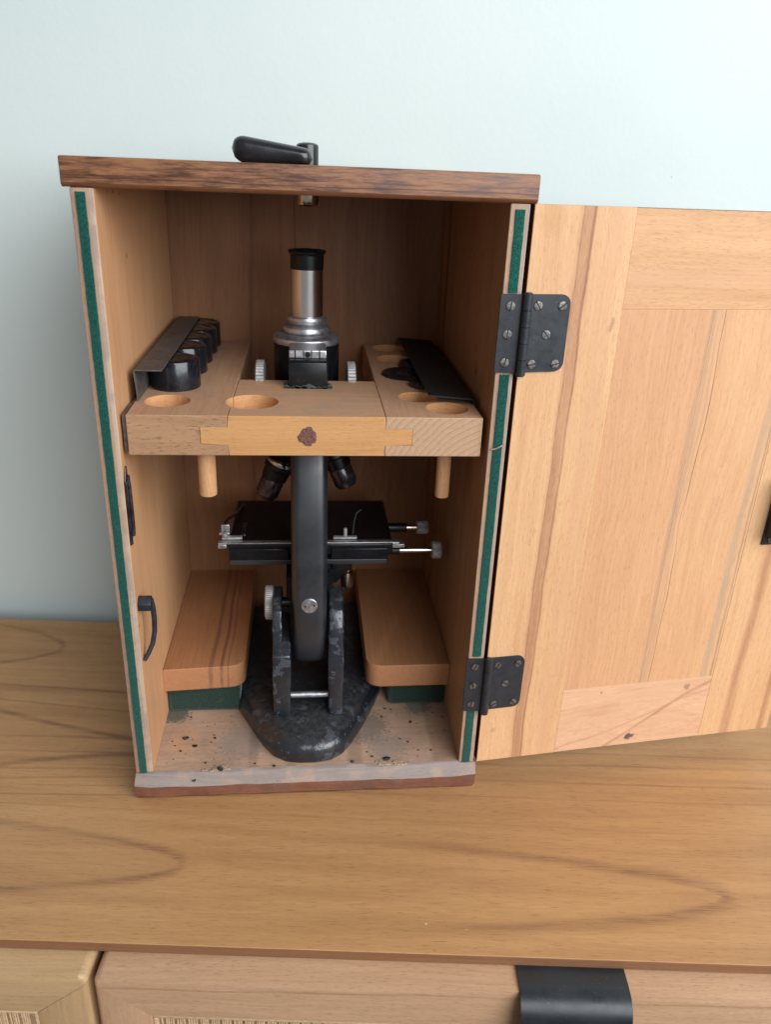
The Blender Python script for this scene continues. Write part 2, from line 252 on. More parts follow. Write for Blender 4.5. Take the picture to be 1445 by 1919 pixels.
def counter_mat():
    t = T('oiled_teak_veneer'); p = t.obj; u, v, z = t.xyz(p)
    w = t.noise(t.scale(p, (4, 14, 1)), 1, 3, 0.5); w2 = t.noise(t.scale(p, (45, 260, 1), (2, 1, 0)), 1, 5, 0.7)
    vw = t.math('ADD', v, t.math('MULTIPLY', t.math('SUBTRACT', w, 0.5), 0.008)); vw = t.math('MULTIPLY_ADD', t.math('SUBTRACT', w2, 0.5), 0.0028, vw)
    q = t.comb(u, vw, 0.0)
    a = t.noise(t.scale(q, (5, 75, 1)), 1, 4, 0.6); b = t.noise(t.scale(q, (2, 14, 1), (5, 5, 0)), 1, 2)
    c = t.mix(t.ss(a, 0.3, 0.7), (0.445, 0.235, 0.098), (0.37, 0.188, 0.076))
    c = t.mix(t.ss(b, 0.45, 0.75, 0, 0.28), c, (0.27, 0.135, 0.06))
    f = t.noise(t.scale(q, (38, 1100, 1)), 1, 4, 0.7); c = t.mix(0.55, c, t.mix(f, (0.2,)*3, (1,)*3), 'SOFT_LIGHT')
    po = t.noise(t.scale(q, (85, 1900, 1), (7, 0, 0)), 1, 3, 0.6); pm = t.ss(po, 0.56, 0.68); c = t.mix(t.math('MULTIPLY', pm, 0.42), c, (0.10, 0.05, 0.025))
    dk = (0.185, 0.084, 0.042)
    vary = t.ss(t.noise(t.scale(p, (12, 120, 1), (1, 8, 0)), 1, 4), 0.3, 0.65, 0.35, 1.0)
    # cathedral figure: parabolas opening to -u with their tips at (tu, tv)
    for (tu, tv, k, hw, s) in ((-0.128, 0.188, 60, 0.0024, 0.95), (0.046, -0.0585, 150, 0.0027, 0.92), (0.030, -0.0590, 165, 0.0045, 0.16), (0.408, -0.0705, 170, 0.0038, 0.90), (0.385, -0.0715, 185, 0.0065, 0.15), (0.62, -0.066, 120, 0.003, 0.35), (-0.26, 0.188, 100, 0.0020, 0.35)):
        dv = t.math('SUBTRACT', vw, tv)
        e = t.math('ADD', t.math('SUBTRACT', u, tu), t.math('MULTIPLY', t.math('MULTIPLY', dv, dv), k))
        e = t.math('MULTIPLY_ADD', t.math('SUBTRACT', w2, 0.5), 0.018, e)
        gr = t.math('SQRT', t.math('ADD', 1.0, t.math('POWER', t.math('MULTIPLY', dv, 2*k), 2.0)))
        d = t.math('DIVIDE', t.math('ABSOLUTE', e), gr)
        kk = t.math('MULTIPLY', t.ss(d, 0, hw*1.9, s, 0), vary)
        kk = t.math('MULTIPLY', kk, t.ss(f, 0.35, 0.62, 0.2, 1.0)); kk = t.math('MULTIPLY', kk, t.ss(u, tu-0.26, tu-0.12, 0, 1)); c = t.mix(kk, c, dk)
    # long near-straight figure lines (v0, slope, curvature, half width, strength)
    for (v0, sl, cu, hw, s) in ((0.1205, -0.045, 0, 0.0012, 1.0), (0.1175, -0.03, 0, 0.0045, 0.28), (0.093, -0.09, 0, 0.0009, 0.6), (0.0600, -0.10, 0.9, 0.0024, 1.0), (0.0440, 0.02, -1.0, 0.0026, 0.95),
                                (0.0195, 0.045, 0, 0.0009, 0.55), (0.0012, 0.03, 0, 0.0008, 0.6), (0.0305, 0.0, 0, 0.0008, 0.4), (0.0095, 0.01, 0, 0.0007, 0.4), (-0.012, -0.01, 0, 0.0007, 0.3), (0.0455, 0.012, 0, 0.0012, 0.55), (0.0265, 0.010, 0, 0.0010, 0.5), (0.036, 0.0, 0, 0.003, 0.2), (0.0620, 0.005, 0, 0.0012, 0.5), (0.152, 0.01, 0, 0.0007, 0.3)):
        line = t.math('MULTIPLY_ADD', u, sl, v0)
        if cu: line = t.math('MULTIPLY_ADD', t.math('MULTIPLY', u, u), cu, line)
        d = t.math('ABSOLUTE', t.math('SUBTRACT', vw, line))
        kk = t.math('MULTIPLY', t.math('MULTIPLY', t.ss(d, 0, hw*1.9, s, 0), vary), t.ss(f, 0.3, 0.6, 0.45, 1.0))
        if abs(sl) > 0.018 or cu: kk = t.math('MULTIPLY', kk, t.ss(u, 0.03, 0.12, 1, 0))
        c = t.mix(kk, c, dk)
    for (su, sv, r, col) in ((0.2085, -0.0985, 0.0016, (0.7, 0.66, 0.6)), (0.2335, -0.1015, 0.0008, (0.75, 0.75, 0.72)), (0.213, -0.1165, 0.0012, (0.08, 0.03, 0.02)), (0.22, -0.089, 0.0006, (0.7, 0.68, 0.62))):
        vm = t.N('ShaderNodeVectorMath', operation='DISTANCE'); t.put(vm.inputs[0], t.comb(u, v, 0.0)); vm.inputs[1].default_value = (su, sv, 0)
        c = t.mix(t.ss(t.math('MULTIPLY_ADD', t.noise(p, 1800, 2), r*1.2, vm.outputs['Value']), r*0.6, r*1.3, 0.7, 0), c, col)
    return t.out(c, t.ss(a, 0.3, 0.7, 0.40, 0.52), 0, t.bump(t.math('SUBTRACT', f, pm), 0.2, 0.0002), 0.4)
m_counter = counter_mat()
m_lipf = wood('sideboard_edge_wood', (0.20, 0.105, 0.05), (0.10, 0.045, 0.025), 'x', 47, fleck=0.3)
m_dr = wood('drawer_frame_pine', (0.48, 0.32, 0.19), (0.32, 0.19, 0.105), 'x', 49, fleck=0.55, rough=0.5, streaks=[('z', -0.040, 0.01, 0.0012, (0.26, 0.14, 0.08), 0.5, 0.01)])
m_dr2 = wood('drawer_frame_pine_left', (0.42, 0.30, 0.155), (0.30, 0.185, 0.09), 'x', 51, fleck=0.35, rough=0.5)
m_drv2 = wood('drawer_stile_pine_left', (0.41, 0.29, 0.15), (0.30, 0.185, 0.09), 'z', 55, fleck=0.3, rough=0.5)
m_drv = wood('drawer_stile_pine', (0.48, 0.32, 0.19), (0.32, 0.19, 0.105), 'z', 53, fleck=0.3, rough=0.5)
m_cane = plain('woven_cane', (0.56, 0.37, 0.215), 0.6, 0, 400, 0.2, 0.0001)
m_dark = plain('dark_gap_wood', (0.04, 0.03, 0.025), 0.8)

# ------------------------------------------------------------------ mesh helpers
def link(name, me, mats, parent=None, smooth=False, label=None):
    o = bpy.data.objects.new(name, me); C.objects.link(o)
    if not isinstance(mats, (list, tuple)): mats = [mats]
    for m in mats: me.materials.append(m)
    if parent is not None: o.parent = parent; 
    if smooth:
        for p in me.polygons: p.use_smooth = True
        try: me.set_sharp_from_angle(angle=R(smooth if smooth is not True else 22))
        except Exception: pass
    if label: o['label'] = label
    return o
def mesh(bm, name='m'):
    bmesh.ops.recalc_face_normals(bm, faces=bm.faces)
    me = bpy.data.meshes.new(name); bm.to_mesh(me); bm.free(); return me
def thing(name, label, cat, loc=(0, 0, 0), rot=0.0, group=None):
    o = bpy.data.objects.new(name, None); C.objects.link(o); o.location = loc; o.rotation_euler = (0, 0, rot); o.empty_display_size = 0.02
    o['label'] = label; o['category'] = cat
    if group: o['group'] = group
    return o
def under(o, parent):
    """keep world-built mesh in place below a thing that stands at parent.location"""
    o.parent = parent; p = parent; off = Vector((0, 0, 0))
    while p is not None: off += p.location; p = p.parent
    o.location = -off; return o
def add_box(bm, a, b, bev=0.0, seg=2, sel=None):
    r = bmesh.ops.create_cube(bm, size=1.0); vs = r['verts']
    for v in vs: v.co = Vector([(a[i]+b[i])/2 + v.co[i]*(b[i]-a[i]) for i in range(3)])
    if bev:
        es = list({e for v in vs for e in v.link_edges})
        if sel: es = [e for e in es if sel((e.verts[0].co+e.verts[1].co)/2, (e.verts[1].co-e.verts[0].co).normalized())]
        bmesh.ops.bevel(bm, geom=es, offset=bev, segments=seg, profile=0.5, affect='EDGES')
    return bm
def box(name, a, b, mats, parent=None, bev=0.0006, seg=2, sel=None, assign=None, smooth=True, **k):
    bm = bmesh.new(); add_box(bm, a, b, bev, seg, sel); me = mesh(bm)
    o = link(name, me, mats, None, smooth, **k)
    if assign:
        for p in me.polygons: p.material_index = assign(p.normal, p.center)
    if parent is not None: under(o, parent)
    return o
def add_lathe(bm, prof, n=40, axis='z', c=(0, 0, 0), ribs=0, ribamp=0.0):
    rings = []
    for (r, h) in prof:
        ring = []
        for i in range(n):
            a = 2*math.pi*i/n; rr = r*(1 - (ribamp if (ribs and i % 2) else 0)) if r > 1e-5 else 0
            p = (rr*math.cos(a), rr*math.sin(a), h)
            if axis == 'x': p = (p[2], p[0], p[1])
            elif axis == 'y': p = (p[0], p[2], p[1])
            ring.append(bm.verts.new(Vector(p)+Vector(c)))
        rings.append(ring)
    for a, b in zip(rings, rings[1:]):
        for i in range(n):
            j = (i+1) % n; bm.faces.new((a[i], a[j], b[j], b[i]))
    bm.faces.new(rings[0]); bm.faces.new(rings[-1][::-1])
    return bm
def lathe(name, prof, mat, parent=None, n=40, axis='z', c=(0, 0, 0), smooth=35, rel=False, rot=None, **k):
    bm = bmesh.new(); kk = {q: k.pop(q) for q in ('ribs', 'ribamp') if q in k}
    add_lathe(bm, prof, n, axis, (0, 0, 0) if rot is not None else c, **kk)
    if rot is not None: bmesh.ops.transform(bm, matrix=Matrix.Translation(c) @ rot, verts=bm.verts)
    o = link(name, mesh(bm), mat, None, smooth, **k)
    if parent is not None:
        if rel: o.parent = parent
        else: under(o, parent)
    return o
def add_prism(bm, pts, x0, x1, axis='x'):
    def P(q, h):
        return (h, q[0], q[1]) if axis == 'x' else ((q[0], h, q[1]) if axis == 'y' else (q[0], q[1], h))
    A = [bm.verts.new(P(q, x0)) for q in pts]; B = [bm.verts.new(P(q, x1)) for q in pts]
    bm.faces.new(A); bm.faces.new(B[::-1])
    for i in range(len(pts)):
        j = (i+1) % len(pts); bm.faces.new((A[i], B[i], B[j], A[j]))
    return bm
def prism(name, pts, x0, x1, mat, parent=None, axis='x', bev=0.0, seg=2, smooth=35, capbev=False, assign=None, **k):
    bm = bmesh.new(); add_prism(bm, pts, x0, x1, axis)
    if bev:
        i = 'xyz'.index(axis)
        es = [e for e in bm.edges if (abs((e.verts[0].co-e.verts[1].co)[i]) < 1e-7)] if capbev else list(bm.edges)
        bmesh.ops.bevel(bm, geom=es, offset=bev, segments=seg, profile=0.5, affect='EDGES')
    me = mesh(bm); o = link(name, me, mat, None, smooth, **k)
    if assign:
        for p in me.polygons: p.material_index = assign(p.normal, p.center)
    if parent is not None: under(o, parent)
    return o
def tube(name, pts, rad, mat, parent=None, n=12, **k):
    bm = bmesh.new(); rings = []
    pts = [Vector(p) for p in pts]
    for i, p in enumerate(pts):
        d = (pts[min(i+1, len(pts)-1)]-pts[max(i-1, 0)]).normalized(); u = d.orthogonal().normalized() if i == 0 else (u - d*u.dot(d)).normalized(); w = d.cross(u)
        r = rad(i/(len(pts)-1)) if callable(rad) else rad
        rings.append([bm.verts.new(p + (u*math.cos(2*math.pi*j/n)+w*math.sin(2*math.pi*j/n))*r) for j in range(n)])
    for a, b in zip(rings, rings[1:]):
        for j in range(n): bm.faces.new((a[j], a[(j+1) % n], b[(j+1) % n], b[j]))
    bm.faces.new(rings[0]); bm.faces.new(rings[-1][::-1])
    o = link(name, mesh(bm), mat, None, 50, **k)
    if parent is not None: under(o, parent)
    return o
def boolean(o, cutters, matidx=None):
    for c in cutters:
        md = o.modifiers.new('b', 'BOOLEAN'); md.operation = 'DIFFERENCE'; md.object = c; md.solver = 'EXACT'
        try: md.material_mode = 'TRANSFER'
        except Exception: pass
    bpy.context.view_layer.update()
    dg = bpy.context.evaluated_depsgraph_get(); me = bpy.data.meshes.new_from_object(o.evaluated_get(dg)); o.modifiers.clear(); o.data = me
    for c in cutters: bpy.data.objects.remove(c)
def jag(me, amp, scale, cond):
    """uneven hand-worn surface"""
    from mathutils import noise as mn
    for v in me.vertices:
        if cond(v.co): v.co += mn.noise_vector(v.co*scale)*amp

# ------------------------------------------------------------------ the setting: wall and room floor
CANG = -0.10037; ZT = -0.02235
def K(u, v, z=0):
    c, s = math.cos(CANG), math.sin(CANG); return Vector((u*c - v*s, u*s + v*c, z))
bm = bmesh.new(); add_box(bm, (-2.5, 0, -0.8), (2.5, 0.1, 1.9))
wall = link('wall', mesh(bm), m_wall); wall.location = K(0.0, 0.262, 0); wall.rotation_euler = (0, 0, CANG); wall['kind'] = 'structure'
bm = bmesh.new(); add_box(bm, (-2.5, -3.0, -0.9), (2.5, 0.262, -0.8)); fl = link('floor', mesh(bm), m_dark); fl['kind'] = 'structure'; fl.rotation_euler = (0, 0, CANG)

# ------------------------------------------------------------------ sideboard
sb = thing('sideboard', 'long oiled wooden sideboard with cathedral grain top under the open microscope case', 'sideboard', (0, 0, 0), CANG)
def sbox(name, a, b, mats, parent=sb, **k):
    o = box(name, a, b, mats, None, **k); o.parent = parent; return o
sbox('top', (-0.9, -0.1192, ZT-0.0075), (1.1, 0.2355, ZT), [m_counter, m_lipf], bev=0.0008, assign=lambda n, c: 0 if n.z > 0.5 else 1)
sbox('carcass', (-0.9, -0.105, -0.75), (1.1, 0.2355, ZT-0.0078), m_dark)
DZ = -0.0305; DF = -0.1352
def drawer(u0, u1, mt, mv, name='drawer_front', lab=None):
    d = sbox(name, (u0+0.001, -0.119, -0.28), (u1-0.001, -0.108, DZ-0.002), m_dark, label=lab)
    fw = 0.0325
    # mitred frame: top rail and stiles, recess for the cane
    def fr(nm, pts, m, roundsel=None):
        bm = bmesh.new(); add_prism(bm, pts, DF, -0.1095, 'y')
        def isout(e):
            a, b = e.verts[0].co, e.verts[1].co; mid = (a+b)/2
            return roundsel(mid, (b-a).normalized()) if roundsel else False
        es = [e for e in bm.edges if isout(e)]
        if es: bmesh.ops.bevel(bm, geom=es, offset=0.0062, segments=5, profile=0.5, affect='EDGES')
        es = [e for e in bm.edges if abs(e.verts[0].co.y-DF) < 1e-6 and abs(e.verts[1].co.y-DF) < 1e-6]
        side = [e for e in es if all(min(abs(v.co.x-u0), abs(v.co.x-u1)) < rc*0.75 and (abs(v.co.x-u0) < 1e-5 or abs(v.co.x-u1) < 1e-5 or v.co.z > DZ-rc-1e-5) for v in e.verts)]
        rest = [e for e in es if e not in side]
        bmesh.ops.bevel(bm, geom=side, offset=0.0030, segments=4, profile=0.5, affect='EDGES')
        rest = [e for e in rest if e.is_valid]
        if rest: bmesh.ops.bevel(bm, geom=rest, offset=0.0006, segments=2, profile=0.5, affect='EDGES')
        o = link(nm, mesh(bm), m, None, 40); o.parent = d; return o
    rc = 0.0055; arc = [math.pi/2*i/6 for i in range(7)]
    top = [(u0+rc-rc*math.cos(a), DZ-rc+rc*math.sin(a)) for a in arc] + [(u1-rc+rc*math.sin(a), DZ-rc+rc*math.cos(a)) for a in arc] + [(u1-fw, DZ-fw), (u0+fw, DZ-fw)]
    fr('frame_rail', top, mt)
    fr('frame_stile', [(u0, DZ-rc-0.0003), (u0+fw, DZ-fw-0.0004), (u0+fw, -0.247), (u0, -0.28)], mv)
    fr('frame_stile', [(u1, DZ-rc-0.0003), (u1, -0.28), (u1-fw, -0.247), (u1-fw, DZ-fw-0.0004)], mv)
    # cane: welt and woven strips
    bm = bmesh.new(); rnd = random.Random(5)
    add_box(bm, (u0+fw, DF+0.006, -0.247), (u1-fw, DF+0.007, DZ-fw), 0)
    vis0, vis1 = max(u0+fw+0.0035, -0.12), min(u1-fw-0.0035, 0.42)
    x = vis0
    while x < vis1:
        wdt = 0.0011+rnd.random()*0.0003; yy = DF+0.0030+rnd.random()*0.0008; kst = globals().setdefault('_k', [0]); kst[0] += 1
        add_box(bm, (x, yy, -0.11), (x+wdt, yy+0.0008, DZ-fw-0.0028-rnd.random()*0.0007), 0.0003, 1); x += wdt+(0.0016 if kst[0] % 4 == 0 else 0.0001)
    o = link('cane_panel', mesh(bm), m_cane, None); o.parent = d; o['kind'] = 'stuff'
    bm = bmesh.new(); e = 0.0028
    add_box(bm, (u0+fw+0.0003, DF+0.0006, DZ-fw-e), (u1-fw-0.0003, DF+0.004, DZ-fw-0.0005), 0.0006)
    add_box(bm, (u0+fw+0.0003, DF+0.0006, -0.24), (u0+fw+e, DF+0.004, DZ-fw-e-0.0001), 0.0006)
    add_box(bm, (u1-fw-e, DF+0.0006, -0.24), (u1-fw-0.0003, DF+0.004, DZ-fw-e-0.0001), 0.0006)
    bm_me = mesh(bm)
    o = link('cane_welt', bm_me, m_cane, None, 40); o.parent = d
    return d
drawer(-0.42, 0.0086, m_dr2, m_drv2, lab='left drawer front with woven cane panel')
dR = drawer(0.0122, 0.60, m_dr, m_drv, lab='wide drawer front with cane panel and black pull')
# bent black pull over the drawer edge
prof = [(-0.1195, 0.0), (-0.130, 0.0), (-0.1375, -0.0012), (-0.1425, -0.0045), (-0.1455, -0.0100), (-0.1468, -0.0180), (-0.1470, -0.030), (-0.1470, -0.055)]
bm = bmesh.new(); th = 0.0016; top = [(a, DZ+0.0018+b) for a, b in prof]
low = []
for i, (a, b) in enumerate(top):
    p0 = top[max(i-1, 0)]; p1 = top[min(i+1, len(top)-1)]; d = Vector((p1[0]-p0[0], p1[1]-p0[1])).normalized(); low.append((a+d.y*th*-1, b-(-d.x)*th*1) if False else (a - d.y*th, b + d.x*th))
add_prism(bm, top+low[::-1], 0.2625, 0.3275, 'x')
o = link('drawer_pull', mesh(bm), m_lead, None, 40); o.parent = sb

# ------------------------------------------------------------------ microscope case
H = 0.3928; TW = 0.0124; WD = 0.2489; D = 0.2252; XR = 0.2376
case = thing('microscope_case', 'tall open wooden microscope case with dark stained lid and its beech door swung right', 'wooden case', (0.125, 0.115, ZT+0.0003))
def sidem(inner_sign):
    def f(n, c):
        if n.x*inner_sign > 0.7: return 0
        if n.y < -0.6: return 1
        return 2
    return f
box('side_panel', (0, 0, 0), (TW, D+0.009, H), [m_side_l, m_front_l, m_stain], case, bev=0.0007, assign=sidem(1))
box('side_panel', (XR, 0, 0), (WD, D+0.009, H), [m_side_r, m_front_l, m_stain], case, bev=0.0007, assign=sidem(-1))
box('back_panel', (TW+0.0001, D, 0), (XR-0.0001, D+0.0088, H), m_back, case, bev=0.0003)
# base board: worn sloping lip in front
def base_board():
    bm = bmesh.new(); n = 70
    prof = [(D+0.0088, 0.0), (0.0015, -0.0002), (-0.0008, -0.0012), (-0.0045, -0.0078), (-0.0056, -0.0094), (-0.0053, -0.0182), (-0.0020, -0.0221), (D+0.0088, -0.0221)]
    rows = []
    from mathutils import noise as mn
    for i in range(n+1):
        x = WD*i/n; row = []
        for k, (y, z) in enumerate(prof):
            q = Vector((x*60, k*1.7, 0)); a = 0.0007 if 1 <= k <= 6 else 0
            nx = x + (0.0016 if (i == n and k in (2, 3, 4, 5)) else 0) - (0.0012 if (i == 0 and k in (3, 4, 5)) else 0)
            e = (abs(i-n/2)/(n/2))**14*0.0022 if k in (3, 4, 5) else 0
            row.append(bm.verts.new((nx, y + mn.noise(q)*a + e, z + mn.noise(q+Vector((9, 3, 1)))*a*0.8)))
        rows.append(row)
    for a, b in zip(rows, rows[1:]):
        for k in range(len(prof)):
            j = (k+1) % len(prof); f = bm.faces.new((a[k], b[k], b[j], a[j])); f.material_index = (0, 1, 1, 1, 2, 2, 2, 2)[k]
    for r_ in (rows[0], rows[-1][::-1]):
        f = bm.faces.new(r_); f.material_index = 2
    me = mesh(bm); o = link('base_board', me, [m_floor, m_lip, m_sill], None, 30)
    under(o, case)
base_board()
# lid with rounded ends and a cleaner lower chamfer
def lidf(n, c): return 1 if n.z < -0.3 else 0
bm = bmesh.new(); Lx0, Lx1, Ly0, Ly1, Lz0, Lz1 = -0.0036, WD+0.0036, -0.0022, D+0.013, H+0.0024, 0.4080
add_prism(bm, [(Ly0, Lz0), (Ly0, Lz1), (Ly1, Lz1), (Ly1, H+0.0001), (0.0008, H+0.0001)], Lx0, Lx1)
es = [e for e in bm.edges if abs((e.verts[0].co.z+e.verts[1].co.z)/2-Lz1) < 1e-5 or (abs(e.verts[0].co.y-e.verts[1].co.y) < 1e-5 and abs(e.verts[0].co.x-e.verts[1].co.x) < 1e-5)]
bmesh.ops.bevel(bm, geom=es, offset=0.0011, segments=3, profile=0.5, affect='EDGES')
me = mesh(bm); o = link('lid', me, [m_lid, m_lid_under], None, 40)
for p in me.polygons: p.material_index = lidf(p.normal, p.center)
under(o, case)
# felt strips in the front edges
def strip(x0, x1, z0, z1, m, seed, lab):
    bm = bmesh.new(); n = max(6, int((z1-z0)/0.004)); rnd = random.Random(seed); rows = []
    for i in range(n+1):
        z = z0+(z1-z0)*i/n; a = (rnd.random()-0.5)*0.00022; b = (rnd.random()-0.5)*0.00022
        rows.append([bm.verts.new(q) for q in ((x0+a, 0.0006, z), (x0+a+0.0002, -0.0009, z), ((x0+x1)/2, -0.0012, z), (x1+b-0.0002, -0.0009, z), (x1+b, 0.0006, z))])
    for a, b in zip(rows, rows[1:]):
        for k in range(4): bm.faces.new((a[k], a[k+1], b[k+1], b[k]))
    bm.faces.new(rows[0]); bm.faces.new(rows[-1][::-1])
    under(link('felt_strip', mesh(bm), m, None, 50, label=lab), case)
strip(0.0028, 0.0082, 0.0003, H-0.002, m_felt, 1, 'long green felt strip on the left front edge')
strip(0.2405, 0.2462, 0.3445, H-0.003, m_felt_r, 2, 'short scuffed green felt strip above the upper hinge')
strip(0.2405, 0.2465, 0.0945, 0.2965, m_felt, 3, 'green felt strip between the two hinges')
strip(0.2400, 0.2460, 0.0003, 0.0470, m_felt, 4, 'short green felt strip below the lower hinge')
tube('loose_splinter', [(0.2392, -0.0014, 0.2490), (0.2420, -0.0018, 0.2497), (0.2445, -0.0018, 0.2509), (0.2475, -0.0012, 0.2527)], 0.00045, m_pale, case, 6)
# support shelves with rounded inner corners and felt pads below
def shelf_pts(x0, x1, y0, y1, right):
    pts = []; r = 0.011
    if right:   # rounded front-left
        pts += [(x0+r-r*math.cos(a), y0+r-r*math.sin(a)) for a in [math.pi/2*i/6 for i in range(7)]] + [(x1, y0), (x1, y1), (x0, y1)]
    else:
        pts += [(x0, y0)] + [(x1-r+r*math.sin(a), y0+0.004+r-r*math.cos(a)) for a in [math.pi/2*i/6 for i in range(7)]] + [(x1, y1), (x0, y1)]
    return pts
prism('support_shelf', shelf_pts(TW+0.0002, 0.0745, 0.0600, D-0.0005, False), 0.0262, 0.0462, m_block, case, 'z', bev=0.0009, seg=3, capbev=True, smooth=20)
prism('support_shelf', shelf_pts(0.1712, XR-0.0002, 0.0600, D-0.0005, True), 0.0262, 0.0462, m_block, case, 'z', bev=0.0009, seg=3, capbev=True, smooth=20)
box('felt_pad', (TW+0.0004, 0.068, 0.0002), (0.0705, D-0.002, 0.0260), m_felt_d, case, bev=0.003)
box('felt_pad', (0.1905, 0.070, 0.0002), (XR-0.0004, D-0.002, 0.0260), m_felt_d, case, bev=0.003)
# carrying handle on the lid, nut below it
rot = Matrix.Identity(4)
bm = bmesh.new(); ns = 26; rings = []
for i in range(ns+1):
    q = i/ns; x = 0.0785 + (0.1283-0.0785)*q
    hh = 0.0082*(1-0.38*q)
    endl = math.sqrt(max(0.0, 1-(1-min(1, q/0.17))**2)); endr = math.sqrt(max(0.0, 1-(1-min(1, (1-q)/0.10))**2)); f = min(endl, endr)
    f = max(f, 0.02); zc = 0.4078 + hh*1.0 - 0.0009*q
    ring = []
    for j in range(24):
        a = 2*math.pi*j/24; ca, sa = math.cos(a), math.sin(a)
        ca = math.copysign(abs(ca)**0.7, ca); sa = math.copysign(abs(sa)**(0.8 if sa > 0 else 0.5), sa)
        ring.append(bm.verts.new((x, 0.080 + ca*0.0095*f, zc + sa*hh*f)))
    rings.append(ring)
for a, b in zip(rings, rings[1:]):
    for j in range(24): bm.faces.new((a[j], a[(j+1) % 24], b[(j+1) % 24], b[j]))
bm.faces.new(rings[0]); bm.faces.new(rings[-1][::-1])
hd = link('carrying_handle', mesh(bm), m_bake, None, 60); under(hd, case)
post = lathe('handle_post', [(0.0072, 0.4078), (0.0072, 0.4188), (0.0069, 0.4199), (0.0056, 0.4208), (0.003, 0.4213), (0.0, 0.4214)], m_bake, None, c=(0.1250, 0.1005, 0)); under(post, hd)
lathe('handle_nut', [(0.0077, H+0.001), (0.0077, 0.3860), (0.0071, 0.3838), (0.0052, 0.3826), (0.0, 0.3822)], m_chrome, case, c=(0.1248, 0.108, 0))
# strike plate and pull on the inside of the left panel
sp_pts = [(0.0004, 0.2268), (0.0060, 0.2340), (0.0078, 0.2340), (0.0088, 0.1905), (0.0040, 0.1828), (0.0004, 0.1828)]
strike = prism('strike_plate', sp_pts, TW+0.0001, TW+0.0011, m_gunmetal, case, 'x', bev=0.0003, capbev=True)
o = tube('strike_bar', [(TW+0.0016, 0.0048, 0.188), (TW+0.0020, 0.0046, 0.193), (TW+0.0021, 0.0045, 0.208), (TW+0.0020, 0.0044, 0.222), (TW+0.0016, 0.0044, 0.229)], 0.0014, m_gunmetal, None, 10); under(o, strike)
o = box('strike_edge', (TW+0.0002, 0.0002, 0.1835), (TW+0.0021, 0.0013, 0.2262), m_gunmetal, None, bev=0.0003); under(o, strike)
pb = prism('inner_pull', [(0.0022, 0.1335), (0.0022, 0.1385), (0.0065, 0.1420), (0.0088, 0.1420), (0.0098, 0.1385), (0.0060, 0.1325)], TW+0.0001, TW+0.0088, m_hinge, case, 'x', bev=0.0006)
o = tube('pull_bow', [(TW+0.0060, 0.0080, 0.1405), (TW+0.0078, 0.0088, 0.1385), (TW+0.0084, 0.0100, 0.1310), (TW+0.0084, 0.0112, 0.1225), (TW+0.0081, 0.0100, 0.1135), (TW+0.0064, 0.0085, 0.1045), (TW+0.0036, 0.0060, 0.0985), (TW+0.0008, 0.0040, 0.0940)], lambda q: 0.0019-0.0003*q, m_hinge, None, 12); under(o, pb)

# door
DANG = 0.11243
dth = 0.0165
def dfm(n, c): return 1 if (n.x < -0.5 or n.y > 0.5 or n.x > 0.5) else 0
door = link('door', mesh(add_box(bmesh.new(), (0.0003, 0.0085, 0.0003), (0.2485, dth, H-0.0003), 0.0006)), [m_stain], None, 40, label='beech framed door opened flat to the right')
door.parent = case; door.location = Vector((0.25135, -0.0003, 0))-case.location; door.rotation_euler = (0, 0, DANG)
def dbox(name, a, b, m, bev=0.00015):
    bm = bmesh.new(); add_box(bm, a, b, bev, 1); me = mesh(bm); o = link(name, me, [m, m_stain], None, False)
    if name == 'stile':
        for p in me.polygons: p.material_index = 1 if abs(p.normal.x) > 0.8 and (p.center.x < 0.01 or p.center.x > 0.2) and not (0.05 < p.center.x < 0.2) else 0
    o.parent = door; return o
dbox('stile', (0, 0, 0), (0.0626, 0.0084, H), m_door_l, 0.0002)
dbox('stile', (0.1863, 0.0001, 0), (0.2489, 0.0084, H-0.0006), m_door_r, 0.0002)
dbox('rail', (0.06264, 0.0002, 0.33565), (0.18622, 0.0084, H-0.0004), m_rail_t)
dbox('rail', (0.06264, 0.0001, 0.0002), (0.18622, 0.0084, 0.0577), m_rail_b)
dbox('panel_board', (0.06264, 0.00020, 0.05775), (0.12500, 0.0084, 0.33561), m_pan_a, 0.0001)
dbox('panel_board', (0.12502, 0.00018, 0.05778), (0.18622, 0.0084, 0.33561), m_pan_b, 0.0001)
# lock on the door
lk = link('door_lock', mesh(add_box(bmesh.new(), (0.1995, -0.0125, 0.1785), (0.240, 0.0, 0.2235), 0.0008)), m_black, None, 40); lk.parent = door
o = link('lock_plate', mesh(add_box(bmesh.new(), (0.1990, -0.0016, 0.1700), (0.240, 0.0002, 0.2320), 0.0007)), m_hinge, None, 40); o.parent = door
def screw_mesh(r, h, seed):
    bm = bmesh.new(); add_lathe(bm, [(r*1.12, 0.0), (r*1.12, h*0.35), (r*1.02, h*0.4), (r, h), (r*0.6, h*1.15), (0, h*1.2)], 20, 'z')
    return mesh(bm)
sm = screw_mesh(0.0024, 0.0005, 1); sm.materials.append(m_screw)
for p in sm.polygons: p.use_smooth = False
slm = mesh(add_box(bmesh.new(), (-0.00265, -0.00032, 0.0003), (0.00265, 0.00032, 0.00068))); slm.materials.append(m_slot)
rgm = bmesh.new(); add_lathe(rgm, [(0.0024, 0.0), (0.00295, 0.0), (0.0030, 0.00012), (0.0024, 0.00014)], 24, 'z'); rgm = mesh(rgm); rgm.materials.append(m_slot)
